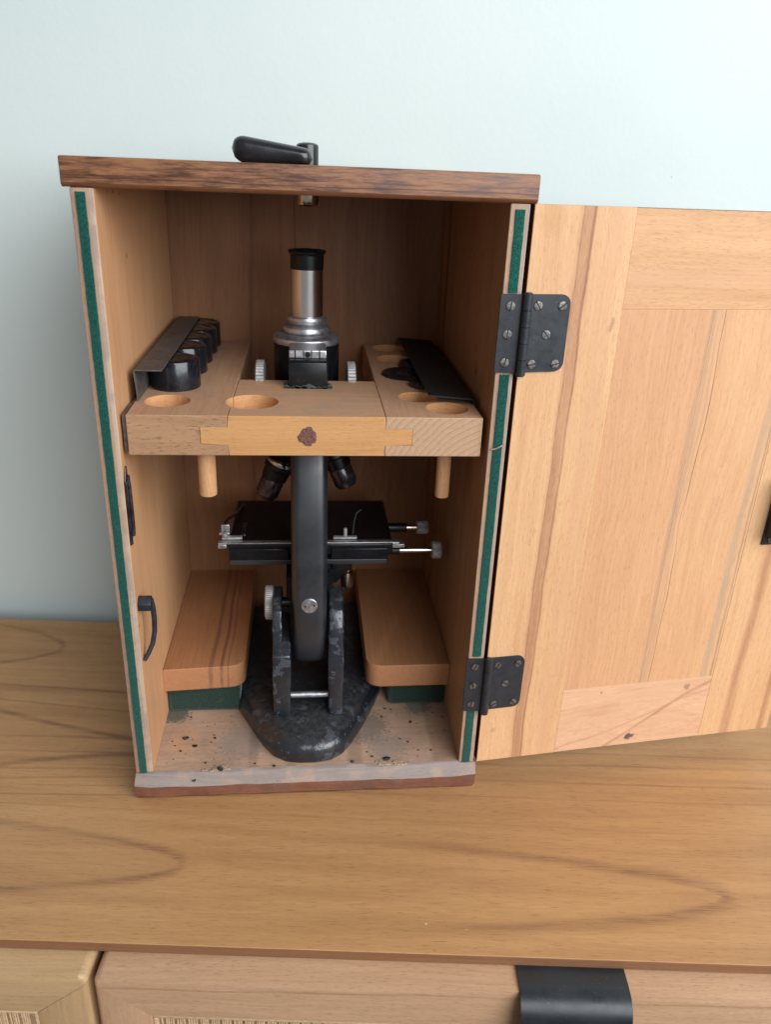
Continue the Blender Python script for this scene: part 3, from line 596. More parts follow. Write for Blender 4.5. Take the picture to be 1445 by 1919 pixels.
def screw(parent, loc, ang, zrot):
    """head facing -y of the frame it sits in; 3rd level object"""
    bm = bmesh.new(); bm.from_mesh(sm); nf = len(bm.faces); bm.from_mesh(slm); nf2 = len(bm.faces); bm.from_mesh(rgm)
    bm.faces.ensure_lookup_table()
    for i, f in enumerate(bm.faces): f.material_index = 0 if i < nf else 1
    bmesh.ops.transform(bm, matrix=Matrix.Translation(loc) @ Matrix.Rotation(zrot, 4, 'Z') @ Matrix.Rotation(R(90), 4, 'X') @ Matrix.Rotation(ang, 4, 'Z'), verts=bm.verts)
    me = bpy.data.meshes.new('screw'); bm.to_mesh(me); bm.free(); me.materials.append(m_screw); me.materials.append(m_slot)
    o = bpy.data.objects.new('screw', me); C.objects.link(o); o.parent = parent; o.location = -parent.location if parent.parent is case and False else (0, 0, 0); return o
def hinge(z0, z1, lab, seed):
    rnd = random.Random(seed); L = z1-z0; th = 0.0013
    bm = bmesh.new()
    # leaf on the case edge (world frame, origin at hinge axis)
    o0 = Vector((0.25135, -0.0003, 0))
    pts = [(0.2364, z0+0.0006), (0.2510, z0+0.0002), (0.2510, z1-0.0002), (0.2364, z1-0.0002)]
    add_prism(bm, pts, -0.0019, -0.0004, 'y')
    # knuckles
    nk = 5
    for i in range(nk):
        a = z0-0.0008+(L+0.0016)*i/nk+0.00012; b = z0-0.0008+(L+0.0016)*(i+1)/nk-0.00012
        add_lathe(bm, [(0.0026, a), (0.0029, a+0.0002), (0.0029, b-0.0002), (0.0026, b)], 20, 'z', (0.2521, -0.0034, 0))
    add_lathe(bm, [(0.0022, z0-0.0012), (0.0022, z1+0.0012)], 16, 'z', (0.2521, -0.0034, 0))
    # leaf on the door: rounded outer corners, slightly ragged mortise
    r = 0.0058; s1 = 0.0282
    pl = [(0.0015, z0+0.0006)] + [(s1-r+r*math.sin(a), z0+0.001+r-r*math.cos(a)) for a in [math.pi/2*i/6 for i in range(7)]] + [(s1-r+r*math.cos(a), z1-r+r*math.sin(a)) for a in [math.pi/2*i/6 for i in range(7)]] + [(0.0015, z1)]
    b2 = bmesh.new(); add_prism(b2, pl, -0.0011, 0.0003, 'y')
    # wrap tabs from the leaf to the knuckle
    for i in (1, 3):
        a = z0+L*i/nk; add_box(b2, (0.0000, -0.0032, a), (0.0034, -0.0009, a+L/nk*0.96), 0.0004, 1)
    bmesh.ops.transform(b2, matrix=Matrix.Translation(o0) @ Matrix.Rotation(DANG, 4, 'Z'), verts=b2.verts)
    me2 = bpy.data.meshes.new('t'); b2.to_mesh(me2); b2.free(); bm.from_mesh(me2)
    h = link('hinge', mesh(bm), m_hinge, None, 30, label=lab); under(h, case)
    for dz in (0.1445, 0.5, 0.855): screw(h, Vector((0.2422+(0.0004 if dz > .5 else 0), -0.0020, z0+L*dz)), rnd.uniform(1.2, 1.75), 0)
    for (s, dz) in ((0.0078, 0.12), (0.0228, 0.12), (0.0150, 0.5), (0.0080, 0.86), (0.0232, 0.86)):
        p = o0 + Matrix.Rotation(DANG, 3, 'Z') @ Vector((s, -0.0012, 0)); screw(h, Vector((p.x, p.y, z0+L*dz)), rnd.uniform(-1.0, 1.0), DANG)
hinge(0.2975, 0.3442, 'upper black hinge', 3)
hinge(0.0478, 0.0930, 'lower black hinge', 8)
o = screw(door, Vector((0.2055, -0.0017, 0.1742)), 0.4, 0)

# ------------------------------------------------------------------ accessory rack
rack = thing('accessory_rack', 'pale wooden rack with round holes wedged across the middle of the case', 'wooden rack', (0.125, 0.10, 0.2423))
ZS0, ZS1, YF, YB = 0.2423, 0.2677, 0.0040, 0.2232
def cyl_cut(x, y, r, z0, z1, m):
    o = lathe('cut', [(r, z0), (r, z1)], m, None, 48, c=(x, y, 0)); return o
def box_cut(a, b, m):
    bm = bmesh.new(); add_box(bm, a, b); return link('cut', mesh(bm), m)
def wing(name, x0, x1, side, cuts, mt, mf):
    bm = bmesh.new()
    def sel(mid, d):
        out = abs(mid.x-(x0 if side < 0 else x1)) < 1e-5
        return True
    add_box(bm, (x0, YF, ZS0), (x1, YB, ZS1), 0.0006, 2)
    me = mesh(bm); o = link(name, me, [mt, mf, m_cut], None, 30)
    for p in me.polygons: p.material_index = 1 if p.normal.y < -0.7 else 0
    boolean(o, cuts); o.data.shade_flat()
    under(o, rack); return o
t0, t1 = 0.2497, 0.2601
wing('side_board', 0.0163, 0.0763, -1, [cyl_cut(0.0360, 0.0357, 0.0143, 0.252, 0.28, m_cut), cyl_cut(0.0893, 0.0355, 0.0168, 0.2555, 0.28, m_cut), box_cut((0.0594, -0.01, t0-0.0002), (0.09, 0.0945, t1+0.0002), m_cut)], m_wing_l, m_wing_fl)
rw_cuts = [cyl_cut(0.2144, 0.0256, 0.0138, 0.2555, 0.28, m_cut), cyl_cut(0.1985, 0.0517, 0.0130, 0.2560, 0.28, m_cut), cyl_cut(0.1935, 0.1658, 0.0140, 0.256, 0.28, m_cut), cyl_cut(0.1925, 0.2065, 0.0140, 0.256, 0.28, m_cut), box_cut((0.16, -0.01, t0-0.0002), (0.1899, 0.0965, t1+0.0002), m_cut)]
bm = bmesh.new(); add_box(bm, (0.1728, YF, ZS0), (0.2338, YB, ZS1), 0.0006, 2)
es = [e for e in bm.edges if False]
me = mesh(bm); o = link('side_board', me, [m_wing_r, m_endg, m_cut], None, 30)
for p in me.polygons: p.material_index = 1 if p.normal.y < -0.7 else 0
boolean(o, rw_cuts); o.data.shade_flat(); under(o, rack)
# cross bar with finger tongues and notch for the limb
bm = bmesh.new()
add_prism(bm, [(0.0766, ZS0+0.0001), (0.1725, ZS0+0.0001), (0.1725, t0), (0.1897, t0), (0.1897, t1), (0.1725, t1), (0.1725, ZS1), (0.0766, ZS1), (0.0766, t1), (0.0596, t1), (0.0596, t0), (0.0766, t0)], YF-0.0002, 0.0922, 'y')
bmesh.ops.bevel(bm, geom=[e for e in bm.edges if abs(e.verts[0].co.z-ZS1) < 1e-6 and abs(e.verts[1].co.z-ZS1) < 1e-6 or (abs(e.verts[0].co.y-(YF-0.0002)) < 1e-6 and abs(e.verts[1].co.y-(YF-0.0002)) < 1e-6)], offset=0.0004, segments=1, affect='EDGES')
me = mesh(bm); bar = link('cross_bar', me, [m_bar, m_bar_f, m_cut], None, False)
for p in me.polygons: p.material_index = 1 if p.normal.y < -0.7 else 0
boolean(bar, [cyl_cut(0.0893, 0.0355, 0.0168, 0.2555, 0.28, m_cut), box_cut((0.1112, 0.0705, 0.23), (0.1392, 0.11, 0.29), m_cut)])
under(bar, rack)
pl = lathe('filler_plug', [(0.0057, 0.0010), (0.0059, -0.0005), (0.0050, -0.0008), (0.0036, -0.0006), (0.0020, -0.0009), (0.0006, -0.0007)], m_cork, None, 30, 'y', (0.1249, 0.0040, 0.2552)); 
_r = random.Random(4); _k = [_r.uniform(0.84, 1.12) for _ in range(30)]
for v in pl.data.vertices:
    a_ = int(round(math.atan2(v.co.z-0.2552, v.co.x-0.1249)/(2*math.pi)*30)) % 30
    v.co.x = 0.1249+(v.co.x-0.1249)*_k[a_]; v.co.z = 0.2552+(v.co.z-0.2552)*_k[a_]
under(pl, bar)
lathe('peg', [(0.0054, 0.2085), (0.0057, 0.2093), (0.0057, 0.2424)], m_peg, rack, 24, c=(0.0600, 0.0240, 0))
lathe('peg', [(0.0046, 0.2005), (0.0049, 0.2013), (0.0049, 0.2424)], m_peg, rack, 24, c=(0.2175, 0.0400, 0))
# scruffy felt round the notch
bm = bmesh.new(); rnd = random.Random(11)
for i in range(150):
    k = rnd.random(); side = rnd.choice((0, 1, 2))
    if side == 0: c = Vector((0.1115+rnd.random()*0.0275, 0.0697, 0.2678))
    else: c = Vector(((0.1100 if side == 1 else 0.1398)+rnd.uniform(-0.001, 0.001), 0.0700+rnd.random()*0.012, 0.2678))
    add_box(bm, c-Vector((0.0006, 0.0006, 0.0003)), c+Vector((rnd.random()*0.0012, 0.0006, rnd.random()*0.0018)), 0)
o = link('felt_lining', mesh(bm), m_felt_d, None, False); o['kind'] = 'stuff'; under(o, rack)
# retaining plates bent from sheet metal
def sheet(name, path, y0, y1, th, m, lab):
    bm = bmesh.new(); up = [Vector(p) for p in path]; lo = []
    for i, p in enumerate(up):
        d = (up[min(i+1, len(up)-1)]-up[max(i-1, 0)]).normalized(); lo.append(Vector((p.x - d.y*th, p.y + d.x*th)))
    add_prism(bm, [tuple(p) for p in up]+[tuple(p) for p in lo[::-1]], y0, y1, 'y')
    o = link(name, mesh(bm), m, None, 30, label=lab); under(o, rack); return o
sheet('retaining_plate', [(0.0345, 0.2881), (0.0180, 0.2881), (0.0169, 0.2872), (0.0180, 0.2722), (0.0178, 0.2684), (0.0155, 0.2680), (0.0142, 0.2660), (0.0138, 0.2440)], 0.0327, 0.2215, 0.0009, m_plate, 'bent metal plate over the round caps')
o = box('plate_flange', (0.0136, 0.0062, 0.2440), (0.0157, 0.0326, 0.2672), m_plate, rack, bev=0.0004)
sheet('retaining_plate', [(0.2385-0.0030, 0.2640), (0.2345, 0.2682), (0.2318, 0.2724), (0.2030, 0.2746)], 0.0315, 0.2185, 0.0009, m_plate_d, 'dark metal plate on the right board')

# ------------------------------------------------------------------ round black caps in the rack
def make_cap(r, h, label, loc, group='round black caps under the bent plate'):
    t = thing('lens_case', label, 'black cap', loc, 0, group)
    lathe('cap', [(r*0.97, 0.0), (r, 0.0006), (r*0.995, h-0.0012), (r*0.97, h-0.0003), (r*0.93, h), (r*0.80, h), (r*0.78, h-0.0006), (0.0, h-0.0006)], m_capm, t, 48, rel=True)
    lathe('cap_emblem', [(r*0.62, h-0.00055), (r*0.60, h-0.0002), (r*0.30, h-0.0002), (r*0.28, h-0.0005), (0, h-0.0005)], m_bake, t, 36, rel=True)
    return t
ys = (0.0725, 0.1150, 0.1475, 0.1800, 0.2070)
labs = ('front most round black cap, standing behind the empty hole in the left board', 'second round black cap from the front under the bent metal plate',
        'middle one of the five round black caps under the bent metal plate', 'fourth round black cap from the front, before the rearmost one', 'rearmost round black cap beside the back wall of the case')
c0 = make_cap(0.0164, 0.0193, labs[0], (0.0362, ys[0], ZS1))
for i in range(1, 5):
    r = c0.copy(); C.objects.link(r); r['label'] = labs[i]; r.location = (0.0356+0.0002*i, ys[i], ZS1)
    for ch in list(c0.children):
        d = ch.copy(); C.objects.link(d); d.parent = r
# black lens rings on the right board
rg = thing('lens_ring', 'flat black lens ring lying half under the dark plate on the right board', 'lens ring', (0.1973, 0.1120, ZS1))
lathe('ring', [(0.0176, 0.0002), (0.0180, 0.0012), (0.0172, 0.0022), (0.0135, 0.0028), (0.0125, 0.0024), (0.0095, 0.0020), (0.0085, 0.0010), (0.0, 0.0010)], m_bake, rg, 44, rel=True)
lathe('inner_disc', [(0.0080, 0.0010), (0.0078, 0.0013), (0, 0.0013)], m_gunmetal, rg, 30, rel=True)
for (x, y, r, h, lb) in ((0.2075, 0.0810, 0.0115, 0.0042, 'small black knurled disc nearest the front under the dark plate'), (0.2075, 0.1390, 0.0125, 0.0044, 'small black disc behind the lens ring, mostly under the dark plate')):
    o = lathe('knurled_disc', [(r*0.95, 0.0001), (r, 0.0006), (r, h-0.0008), (r*0.94, h), (r*0.7, h), (r*0.68, h-0.0006), (0, h-0.0006)], m_bake, None, 60, ribs=1, ribamp=0.03); o.location = (x, y, ZS1)
    o['label'] = lb; o['category'] = 'black disc'

# ------------------------------------------------------------------ microscope
mic = thing('microscope', 'black vintage monocular microscope standing inside the wooden case', 'microscope', (0.125, 0.09, 0.0))
def foot():
    fp = [(0.0610, 0.2), (0.0605, 0.105), (0.0632, 0.083), (0.0690, 0.067), (0.0800, 0.044), (0.0905, 0.0235), (0.0985, 0.0120), (0.1080, 0.0056), (0.1180, 0.0036), (0.1310, 0.0036), (0.1420, 0.0060), (0.1510, 0.0128), (0.1580, 0.0235), (0.1690, 0.0460), (0.1790, 0.0700), (0.1845, 0.0860), (0.1870, 0.105), (0.1870, 0.2)]
    # subdivide outline
    out = []
    for i in range(len(fp)-1):
        a, b = Vector(fp[i]), Vector(fp[i+1]); n = max(1, int((b-a).length/0.003))
        out += [a.lerp(b, k/n) for k in range(n)]
    out.append(Vector(fp[-1]))
    n = len(out); rn = []
    for i in range(n):
        d = (out[min(i+2, n-1)]-out[max(i-2, 0)]).normalized(); rn.append(Vector((-d.y, d.x)))
    bm = bmesh.new(); rings = []
    for (z, ins) in ((0.0003, 0.0005), (0.0015, 0), (0.006, 0.0003), (0.0105, 0.0012), (0.0132, 0.0028), (0.0152, 0.0055), (0.0168, 0.0100), (0.0185, 0.0170), (0.0196, 0.0260)):
        ring = []
        for i in range(n):
            p = out[i]+rn[i]*ins*(1 if out[i].y < 0.15 else 0.4)
            if ins > 0.012: p = out[i] + (Vector((0.124, max(0.05, out[i].y+0.01)))-out[i]).normalized()*ins
            ring.append(bm.verts.new((p.x, p.y, z)))
        rings.append(ring)
    for a, b in zip(rings, rings[1:]):
        for i in range(n-1): bm.faces.new((a[i], a[i+1], b[i+1], b[i]))
        bm.faces.new((a[n-1], a[0], b[0], b[n-1]))
    bm.faces.new(rings[0]); 
    tp = rings[-1]; bmesh.ops.triangle_fill(bm, use_beauty=True, edges=[bm.edges.get((tp[i], tp[(i+1) % n])) for i in range(n)])
    me = mesh(bm); jag(me, 0.0004, 220, lambda c: c.z > 0.002); jag(me, 0.0003, 700, lambda c: c.z > 0.002)
    under(link('foot', me, m_base, None, 70), mic)
foot()
def pillar(x0, x1, step):
    bm = bmesh.new()
    P = [(0.0350, 0.0185), (0.0385, 0.060), (0.0440, 0.090), (0.0500, 0.1035), (0.0600, 0.1085), (0.0800, 0.1085), (0.0900, 0.10), (0.1000, 0.0185)]
    if step:
        add_prism(bm, [(0.0350, 0.0185), (0.0378, 0.060), (0.0392, 0.0705), (0.0500, 0.0765), (0.0950, 0.0765), (0.1000, 0.0185)], x0, x1)
        bmesh.ops.bevel(bm, geom=list(bm.edges), offset=0.0014, segments=3, profile=0.5, affect='EDGES')
        b3 = bmesh.new(); add_prism(b3, [(0.0415, 0.070), (0.0455, 0.090), (0.0500, 0.1035), (0.0600, 0.1085), (0.0800, 0.1085), (0.0900, 0.10), (0.0950, 0.070)], x0+0.0002, x0+0.0070)
        bmesh.ops.bevel(b3, geom=list(b3.edges), offset=0.0012, segments=3, profile=0.5, affect='EDGES')
        me = bpy.data.meshes.new('q'); b3.to_mesh(me); b3.free(); bm.from_mesh(me)
    else:
        add_prism(bm, P, x0, x1); bmesh.ops.bevel(bm, geom=list(bm.edges), offset=0.0022, segments=3, profile=0.5, affect='EDGES')
    bmesh.ops.subdivide_edges(bm, edges=[e for e in bm.edges if e.calc_length() > 0.012], cuts=6, use_grid_fill=True)
    me = mesh(bm); jag(me, 0.0004, 300, lambda c: True)
    under(link('pillar', me, m_base, None, 40), mic)
pillar(0.0980, 0.1113, True); pillar(0.1400, 0.1514, False)
lathe('cross_pin', [(0.0025, 0.1105), (0.0025, 0.1408)], m_alu, mic, 20, 'x', (0, 0.0450, 0.0317))
# limb: curved arm seen from behind
def limb():
    B = [(0.0708, 0.2835), (0.0705, 0.2740), (0.0702, 0.2650), (0.0688, 0.2560), (0.0655, 0.2460), (0.0600, 0.2340), (0.0545, 0.2210), (0.0500, 0.2060), (0.0468, 0.1900), (0.0446, 0.1720), (0.0432, 0.1540), (0.0425, 0.1360), (0.0426, 0.1200), (0.0430, 0.1050), (0.0438, 0.0920), (0.0450, 0.0800), (0.0468, 0.0700), (0.0495, 0.0620), (0.0535, 0.0565), (0.0590, 0.0535)]
    F = [(0.105, 0.2835), (0.105, 0.2740), (0.105, 0.2650), (0.104, 0.2500), (0.101, 0.2370), (0.0960, 0.2240), (0.0905, 0.2110), (0.0860, 0.1980), (0.0825, 0.1840), (0.0800, 0.1690), (0.0785, 0.1530), (0.0775, 0.1370), (0.0770, 0.1220), (0.0770, 0.1080), (0.0770, 0.0960), (0.0770, 0.0850), (0.0768, 0.0760), (0.0760, 0.0680), (0.0740, 0.0620), (0.0700, 0.0580)]
    bm = bmesh.new(); rings = []; n = 48; ns = len(B)
    for i in range(ns):
        b = Vector((0, *B[i])); f = Vector((0, *F[i])); c = (b+f)/2; ax = (b-f)/2; hw = 0.0131 * (1.0 if i < ns-3 else (0.985, 0.93, 0.80)[i-ns+3])
        cx = 0.1257; ring = []
        for k in range(n):
            a = 2*math.pi*k/n; u = math.copysign(abs(math.cos(a))**0.36, math.cos(a)); w = math.copysign(abs(math.sin(a))**0.62, math.sin(a))
            ring.append(bm.verts.new(Vector((cx + hw*u, 0, 0)) + c + ax*w))
        rings.append(ring)
    for a, b in zip(rings, rings[1:]):
        for k in range(n): bm.faces.new((a[k], a[(k+1) % n], b[(k+1) % n], b[k]))
    bm.faces.new(rings[0]); bm.faces.new(rings[-1][::-1])
    o = link('limb', mesh(bm), m_arm, None, 60); under(o, mic); return o
lb = limb()
pd = lathe('pivot_cap', [(0.0060, 0.0), (0.0060, -0.0012), (0.0056, -0.0016), (0.0, -0.0017)], m_alu, None, 36, 'y', (0.1257, 0.0432, 0.1123)); under(pd, mic)
for dx, dz in ((-0.0031, 0.0006), (0.0033, 0.0011)):
    o = lathe('pivot_hole', [(0.0007, 0.0), (0.0007, -0.0002), (0, -0.0002)], m_slot, None, 12, 'y', (0.1257+dx, 0.04165-0.0002, 0.1117+dz)); under(o, pd)
# slide block above the rack, silver dovetail, body
bm = bmesh.new(); add_box(bm, (0.1119, 0.0704, 0.2640), (0.1379, 0.0990, 0.2856), 0.0010, 2); add_box(bm, (0.1120, 0.0714, 0.2856), (0.1378, 0.0900, 0.2868), 0.0004, 1)
under(link('slide_block', mesh(bm), m_black, None, 40), mic)
dv = box('dovetail', (0.1121, 0.0765, 0.2868), (0.1377, 0.1020, 0.2925), m_alu, mic, bev=0.0008)
for (xa, xb) in ((0.1160, 0.1168), (0.1218, 0.1224), (0.1272, 0.1278), (0.1326, 0.1334)):
    o = box('groove', (xa, 0.0760, 0.2872), (xb, 0.0772, 0.2924), m_slot, None, bev=0); under(o, dv)
o = lathe('dovetail_screw', [(0.0019, 0), (0.0019, -0.0012), (0.001, -0.0013), (0.0009, -0.0005), (0, -0.0005)], m_slot, None, 20, 'y', (0.1249, 0.0767, 0.2896)); under(o, dv)
AX, AY = 0.1240, 0.1250
lathe('body', [(0.0236, 0.2300), (0.0240, 0.2310), (0.0240, 0.2890)], m_black, mic, 56, c=(AX, AY, 0))
lathe('body_flange', [(0.0238, 0.2888), (0.0247, 0.2893), (0.0249, 0.2912), (0.0243, 0.2932), (0.0215, 0.2950), (0.0180, 0.2958)], m_alu, mic, 56, c=(AX, AY, 0))
lathe('clamp_ring', [(0.0150, 0.2958), (0.0168, 0.2961), (0.0176, 0.2972), (0.0176, 0.2990), (0.0168, 0.3004), (0.0130, 0.3018), (0.0120, 0.3028)], m_alu, mic, 48, c=(AX, AY, 0))
lathe('tube_collar', [(0.0118, 0.3026), (0.0142, 0.3030), (0.0147, 0.3040), (0.0147, 0.3064), (0.0142, 0.3074), (0.0116, 0.3080)], m_alu, mic, 8*6, c=(AX, AY, 0))
lathe('eyepiece_tube', [(0.0116, 0.3076), (0.0116, 0.3405)], m_steel, mic, 56, c=(AX+0.0004, AY, 0))
lathe('eyepiece', [(0.0118, 0.3404), (0.0119, 0.3500), (0.0132, 0.3512), (0.0134, 0.3526), (0.0128, 0.3532), (0.0085, 0.3525), (0.0075, 0.3510), (0, 0.3510)], m_black, mic, 56, c=(AX+0.0005, AY, 0))
kn = [(0.0115, 0.0), (0.0130, 0.0006), (0.0132, 0.0010), (0.0132, 0.0058), (0.0130, 0.0062), (0.0115, 0.0068)]
def knob(x, y, z, r=1.0, m=m_knurl, w=1.0, name='focus_knob'):
    return lathe(name, [(a*r, h*w) for a, h in kn], m, mic, 90, 'x', (x, y, z), ribs=1, ribamp=0.035, smooth=20)
knob(0.0875, 0.105, 0.2600, 1.42); knob(0.1528, 0.105, 0.2597, 1.42)
lathe('focus_shaft', [(0.0028, 0.0935), (0.0028, 0.153)], m_black, mic, 16, 'x', (0, 0.105, 0.260))
knob(0.0916, 0.075, 0.0968)
lathe('fine_shaft', [(0.004, 0.0980), (0.004, 0.1120)], m_black, mic, 16, 'x', (0, 0.075, 0.0968), smooth=40)
# nosepiece and objectives
lathe('nosepiece', [(0.010, 0.2310), (0.0240, 0.2260), (0.0265, 0.2160), (0.0240, 0.2120), (0.0120, 0.2080)], m_black, mic, 48, c=(AX, AY, 0))
o = lathe('nosepiece_ring', [(0.0262, 0.2120), (0.0270, 0.2130), (0.0270, 0.2150), (0.0262, 0.2160)], m_steel, mic, 48, c=(AX, AY, 0))
def objective(x, y, z, tx, ty, lab=None):
    rt = Matrix.Rotation(ty, 4, 'Y') @ Matrix.Rotation(tx, 4, 'X')
    ob = lathe('objective', [(0.0105, 0.0), (0.0118, -0.002), (0.0118, -0.010), (0.0105, -0.0115), (0.0100, -0.0190), (0.0088, -0.0200)], m_black, mic, 36, c=(x, y, z), rot=rt, label=lab)
    o = lathe('objective_barrel', [(0.0088, -0.0199), (0.0092, -0.0210), (0.0092, -0.0330), (0.0075, -0.0365), (0.0045, -0.0375), (0, -0.0375)], m_gunmetal, None, 36, c=(x, y, z), rot=rt); under(o, ob)
    o = lathe('objective_band', [(0.01185, -0.0030), (0.0121, -0.0034), (0.0121, -0.0055), (0.01185, -0.0060)], m_steel, None, 36, c=(x, y, z), rot=rt); under(o, ob)
objective(0.1060, 0.122, 0.2000, 0.0, 0.42); objective(0.1420, 0.128, 0.2080, -0.1, -0.40); objective(0.1240, 0.150, 0.2080, 0.42, 0.0)
# stage and mechanical stage
stage = box('stage', (0.0640, 0.0900, 0.1300), (0.1910, 0.1780, 0.1392), m_black, mic, bev=0.0010)
o = box('stage_front_bar', (0.0640, 0.0885, 0.1263), (0.1102, 0.0990, 0.1360), m_black, None, bev=0.0008); under(o, stage)
o = box('stage_front_bar', (0.1425, 0.0885, 0.1263), (0.1872, 0.0990, 0.1360), m_black, None, bev=0.0008); under(o, stage)
o = box('stage_under_plate', (0.0645, 0.0892, 0.1220), (0.1868, 0.170, 0.1262), m_arm, None, bev=0.0006); under(o, stage)
mech = box('mechanical_rail', (0.0560, 0.0905, 0.1393), (0.1960, 0.0955, 0.1404), m_alu, mic, bev=0.0003)
for (a, b, mt, nm) in (((0.0560, 0.0885, 0.1365), (0.0625, 0.0950, 0.1396), m_alu, 'rail_end'), ((0.1905, 0.0880, 0.1365), (0.2000, 0.0950, 0.1396), m_alu, 'rail_end'), ((0.0585, 0.0960, 0.1405), (0.0740, 0.1005, 0.1424), m_knurl, 'slide_clamp'), ((0.1445, 0.0960, 0.1405), (0.1630, 0.1000, 0.1420), m_knurl, 'slide_clamp'),
                       ((0.0560, 0.1010, 0.1420), (0.0640, 0.1060, 0.1440), m_alu, 'slide_clamp'), ((0.0575, 0.1030, 0.1440), (0.0640, 0.1050, 0.1500), m_alu, 'slide_clamp'), ((0.0720, 0.104, 0.1393), (0.0760, 0.128, 0.1410), m_gunmetal, 'slide_finger')):
    o = box(nm, a, b, mt, None, bev=0.0005); under(o, mech)
o = tube('slide_finger', [(0.0600, 0.105, 0.144), (0.0600, 0.112, 0.148), (0.0620, 0.122, 0.1475), (0.0660, 0.140, 0.1430), (0.0700, 0.165, 0.1405)], 0.0012, m_gunmetal, None, 8); under(o, mech)
o = lathe('thumb_screw', [(0.0015, 0.1415), (0.0015, 0.1478), (0.0013, 0.1482)], m_knurl, None, 14, c=(0.1540, 0.100, 0)); under(o, mech)
o = lathe('thumb_screw', [(0.0021, 0.1400), (0.0021, 0.1442), (0.0010, 0.1446)], m_knurl, None, 14, c=(0.0605, 0.100, 0)); under(o, mech)
o = tube('slide_finger', [(0.1600, 0.102, 0.1420), (0.1610, 0.108, 0.1500), (0.1630, 0.112, 0.1560), (0.1670, 0.114, 0.1580)], 0.0011, m_black, None, 8); under(o, mech)
lathe('stage_rod', [(0.0022, 0.1900), (0.0022, 0.2238)], m_steel, mic, 18, 'x', (0, 0.100, 0.1287))
lathe('stage_rod_sleeve', [(0.0036, 0.1860), (0.0036, 0.1975)], m_black, mic, 18, 'x', (0, 0.100, 0.1287))
knob(0.2236, 0.100, 0.1287, 0.52, m_knurl, 1.15, 'stage_knob')
lathe('stage_rod', [(0.0025, 0.2080), (0.0025, 0.2182)], m_chrome, mic, 18, 'x', (0, 0.150, 0.1255))
lathe('stage_rod_sleeve', [(0.0040, 0.1880), (0.0040, 0.2090)], m_black, mic, 18, 'x', (0, 0.150, 0.1255))
knob(0.2178, 0.150, 0.1255, 0.43, m_knurl, 1.5, 'stage_knob')
# stage bracket and substage
bm = bmesh.new(); add_prism(bm, [(0.072, 0.1220), (0.170, 0.1220), (0.160, 0.1120), (0.120, 0.1000), (0.072, 0.0850)], 0.1080, 0.1440); bmesh.ops.bevel(bm, geom=list(bm.edges), offset=0.002, segments=2, affect='EDGES')
under(link('stage_bracket', mesh(bm), m_black, None, 40), mic)
lathe('condenser', [(0.020, 0.1220), (0.021, 0.1120), (0.0160, 0.1040), (0.0160, 0.0960), (0.012, 0.0900)], m_black, mic, 40, c=(0.1260, 0.130, 0))
lathe('condenser_screw', [(0.0040, 0.1000), (0.0040, 0.0955), (0.0055, 0.0945), (0.0055, 0.0815), (0.0045, 0.0800), (0, 0.0800)], m_steel, mic, 30, c=(0.1576, 0.1300, 0))
prism('condenser_arm', [(0.1240, 0.1040), (0.1610, 0.1060), (0.1610, 0.1000), (0.1480, 0.0860), (0.1240, 0.0900)], 0.1240, 0.1360, m_black, mic, 'y', bev=0.001)

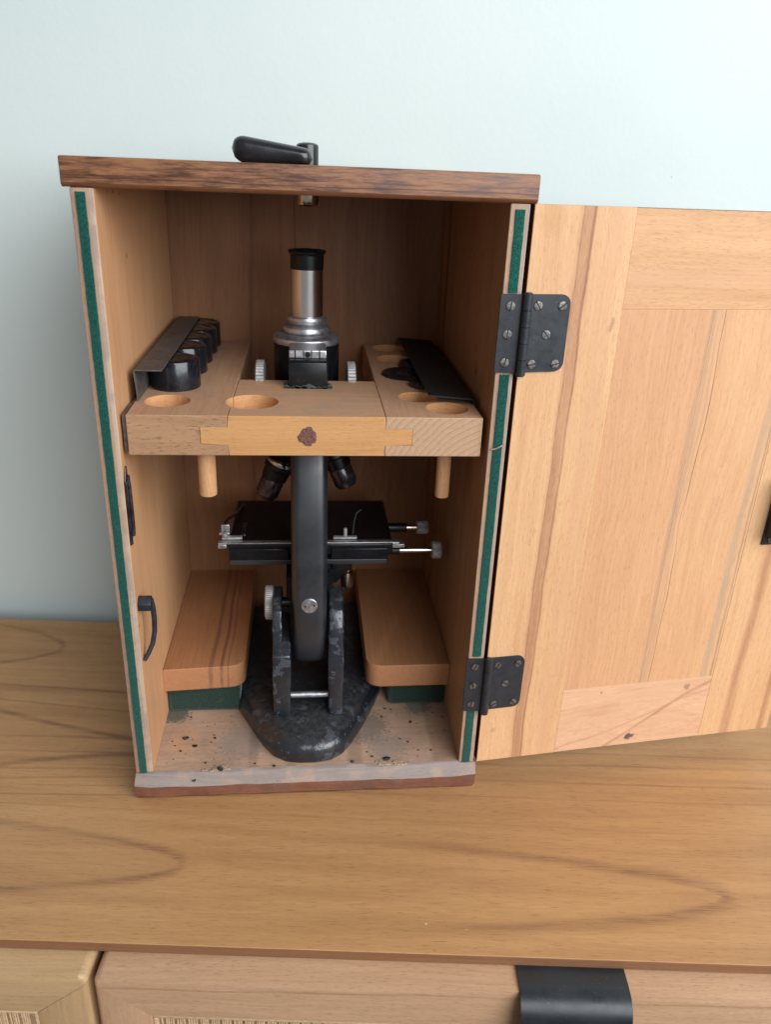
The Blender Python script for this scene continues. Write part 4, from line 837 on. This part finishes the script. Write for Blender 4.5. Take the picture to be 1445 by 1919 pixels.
# ------------------------------------------------------------------ crumbs and paint flakes on the case floor
def flake(x, y, z, s, seed, tall=0.5, m=m_flake):
    rnd = random.Random(seed); bm = bmesh.new(); bmesh.ops.create_icosphere(bm, subdivisions=2, radius=1.0)
    for v in bm.verts: v.co = Vector((v.co.x*s*rnd.uniform(0.7, 1.25), v.co.y*s*0.8*rnd.uniform(0.6, 1.3), max(-0.15, v.co.z)*s*tall*rnd.uniform(0.5, 1.3)))
    return bm, (x, y, z + s*tall*0.12)
spots = [(0.0305, 0.0360, 0.0, 0.0024, .6, 'black flake on the case floor nearest the left panel'), (0.0385, 0.0270, 0.0, 0.0020, .2, 'flat grey flake behind the left end of the sill'),
         (0.0605, 0.0002, 0.0, 0.0024, .9, 'upright black chip at the chipped notch of the sill'), (0.0415, -0.0030, -0.0062, 0.0019, .5, 'blue grey flake on the left part of the sill'),
         (0.0585, 0.0745, 0.0, 0.0026, .5, 'black flake against the left felt pad'), (0.1575, 0.0038, 0.0, 0.0015, .8, 'small black chip just right of the microscope foot'),
         (0.1835, 0.0060, 0.0, 0.0030, .3, 'long flat dark flake behind the pale splinter'), (0.0995, 0.0020, 0.0, 0.0013, .7, 'small black chip just left of the foot tip'),
         (0.1020, -0.0040, -0.0085, 0.0012, .5, 'small dark flake on the middle of the sill')]
for i, (x, y, z, s, tl, lb2) in enumerate(spots):
    bm, loc = flake(x, y, z, s, i+20, tl); o = link('paint_flake', mesh(bm), m_flake, None, 30); o.location = loc; o['label'] = lb2; o['category'] = 'flake'; o['group'] = 'paint flakes on the case floor'
bm = bmesh.new(); rnd = random.Random(99)
for i in range(90):
    x = rnd.uniform(0.016, 0.235); y = rnd.uniform(0.002, 0.066); s = rnd.choice((0.0002, 0.0003, 0.0003, 0.0005, 0.0007))
    fx = abs(x-0.1245); 
    if fx < 0.02+0.5*y+0.01: continue
    add_box(bm, (x-s, y-s*rnd.uniform(0.4, 1), 0.0001), (x+s*rnd.uniform(0.5, 1.4), y+s, 0.0001+s*0.8), 0)
o = link('crumbs', mesh(bm), m_flake, None, False); o['kind'] = 'stuff'; o['label'] = 'fine dark crumbs scattered over the dusty case floor'; o['category'] = 'crumbs'
# pale torn fibres along the sill edge
def fibre_patch(x0, x1, z, n, seed):
    rnd = random.Random(seed); bm = bmesh.new()
    for i in range(n):
        x = rnd.gauss((x0+x1)/2, (x1-x0)/4); y = rnd.gauss(0.0010, 0.0009); s = rnd.uniform(0.0007, 0.0019)
        add_box(bm, (x-s*1.6, y-s*0.7, z-0.0006), (x+s*1.6, y+s*0.7, z+s*0.28), s*0.1, 1)
    bmesh.ops.transform(bm, matrix=Matrix.Identity(4), verts=bm.verts); me = mesh(bm); jag(me, 0.0004, 1500, lambda c: True)
    o = link('torn_fibres', me, m_pale, None, False, label='pale torn wood fibres on the sill'); o['kind'] = 'stuff'; under(o, case)
fibre_patch(0.050, 0.066, -0.0002, 15, 1); fibre_patch(0.176, 0.196, -0.0002, 20, 2)
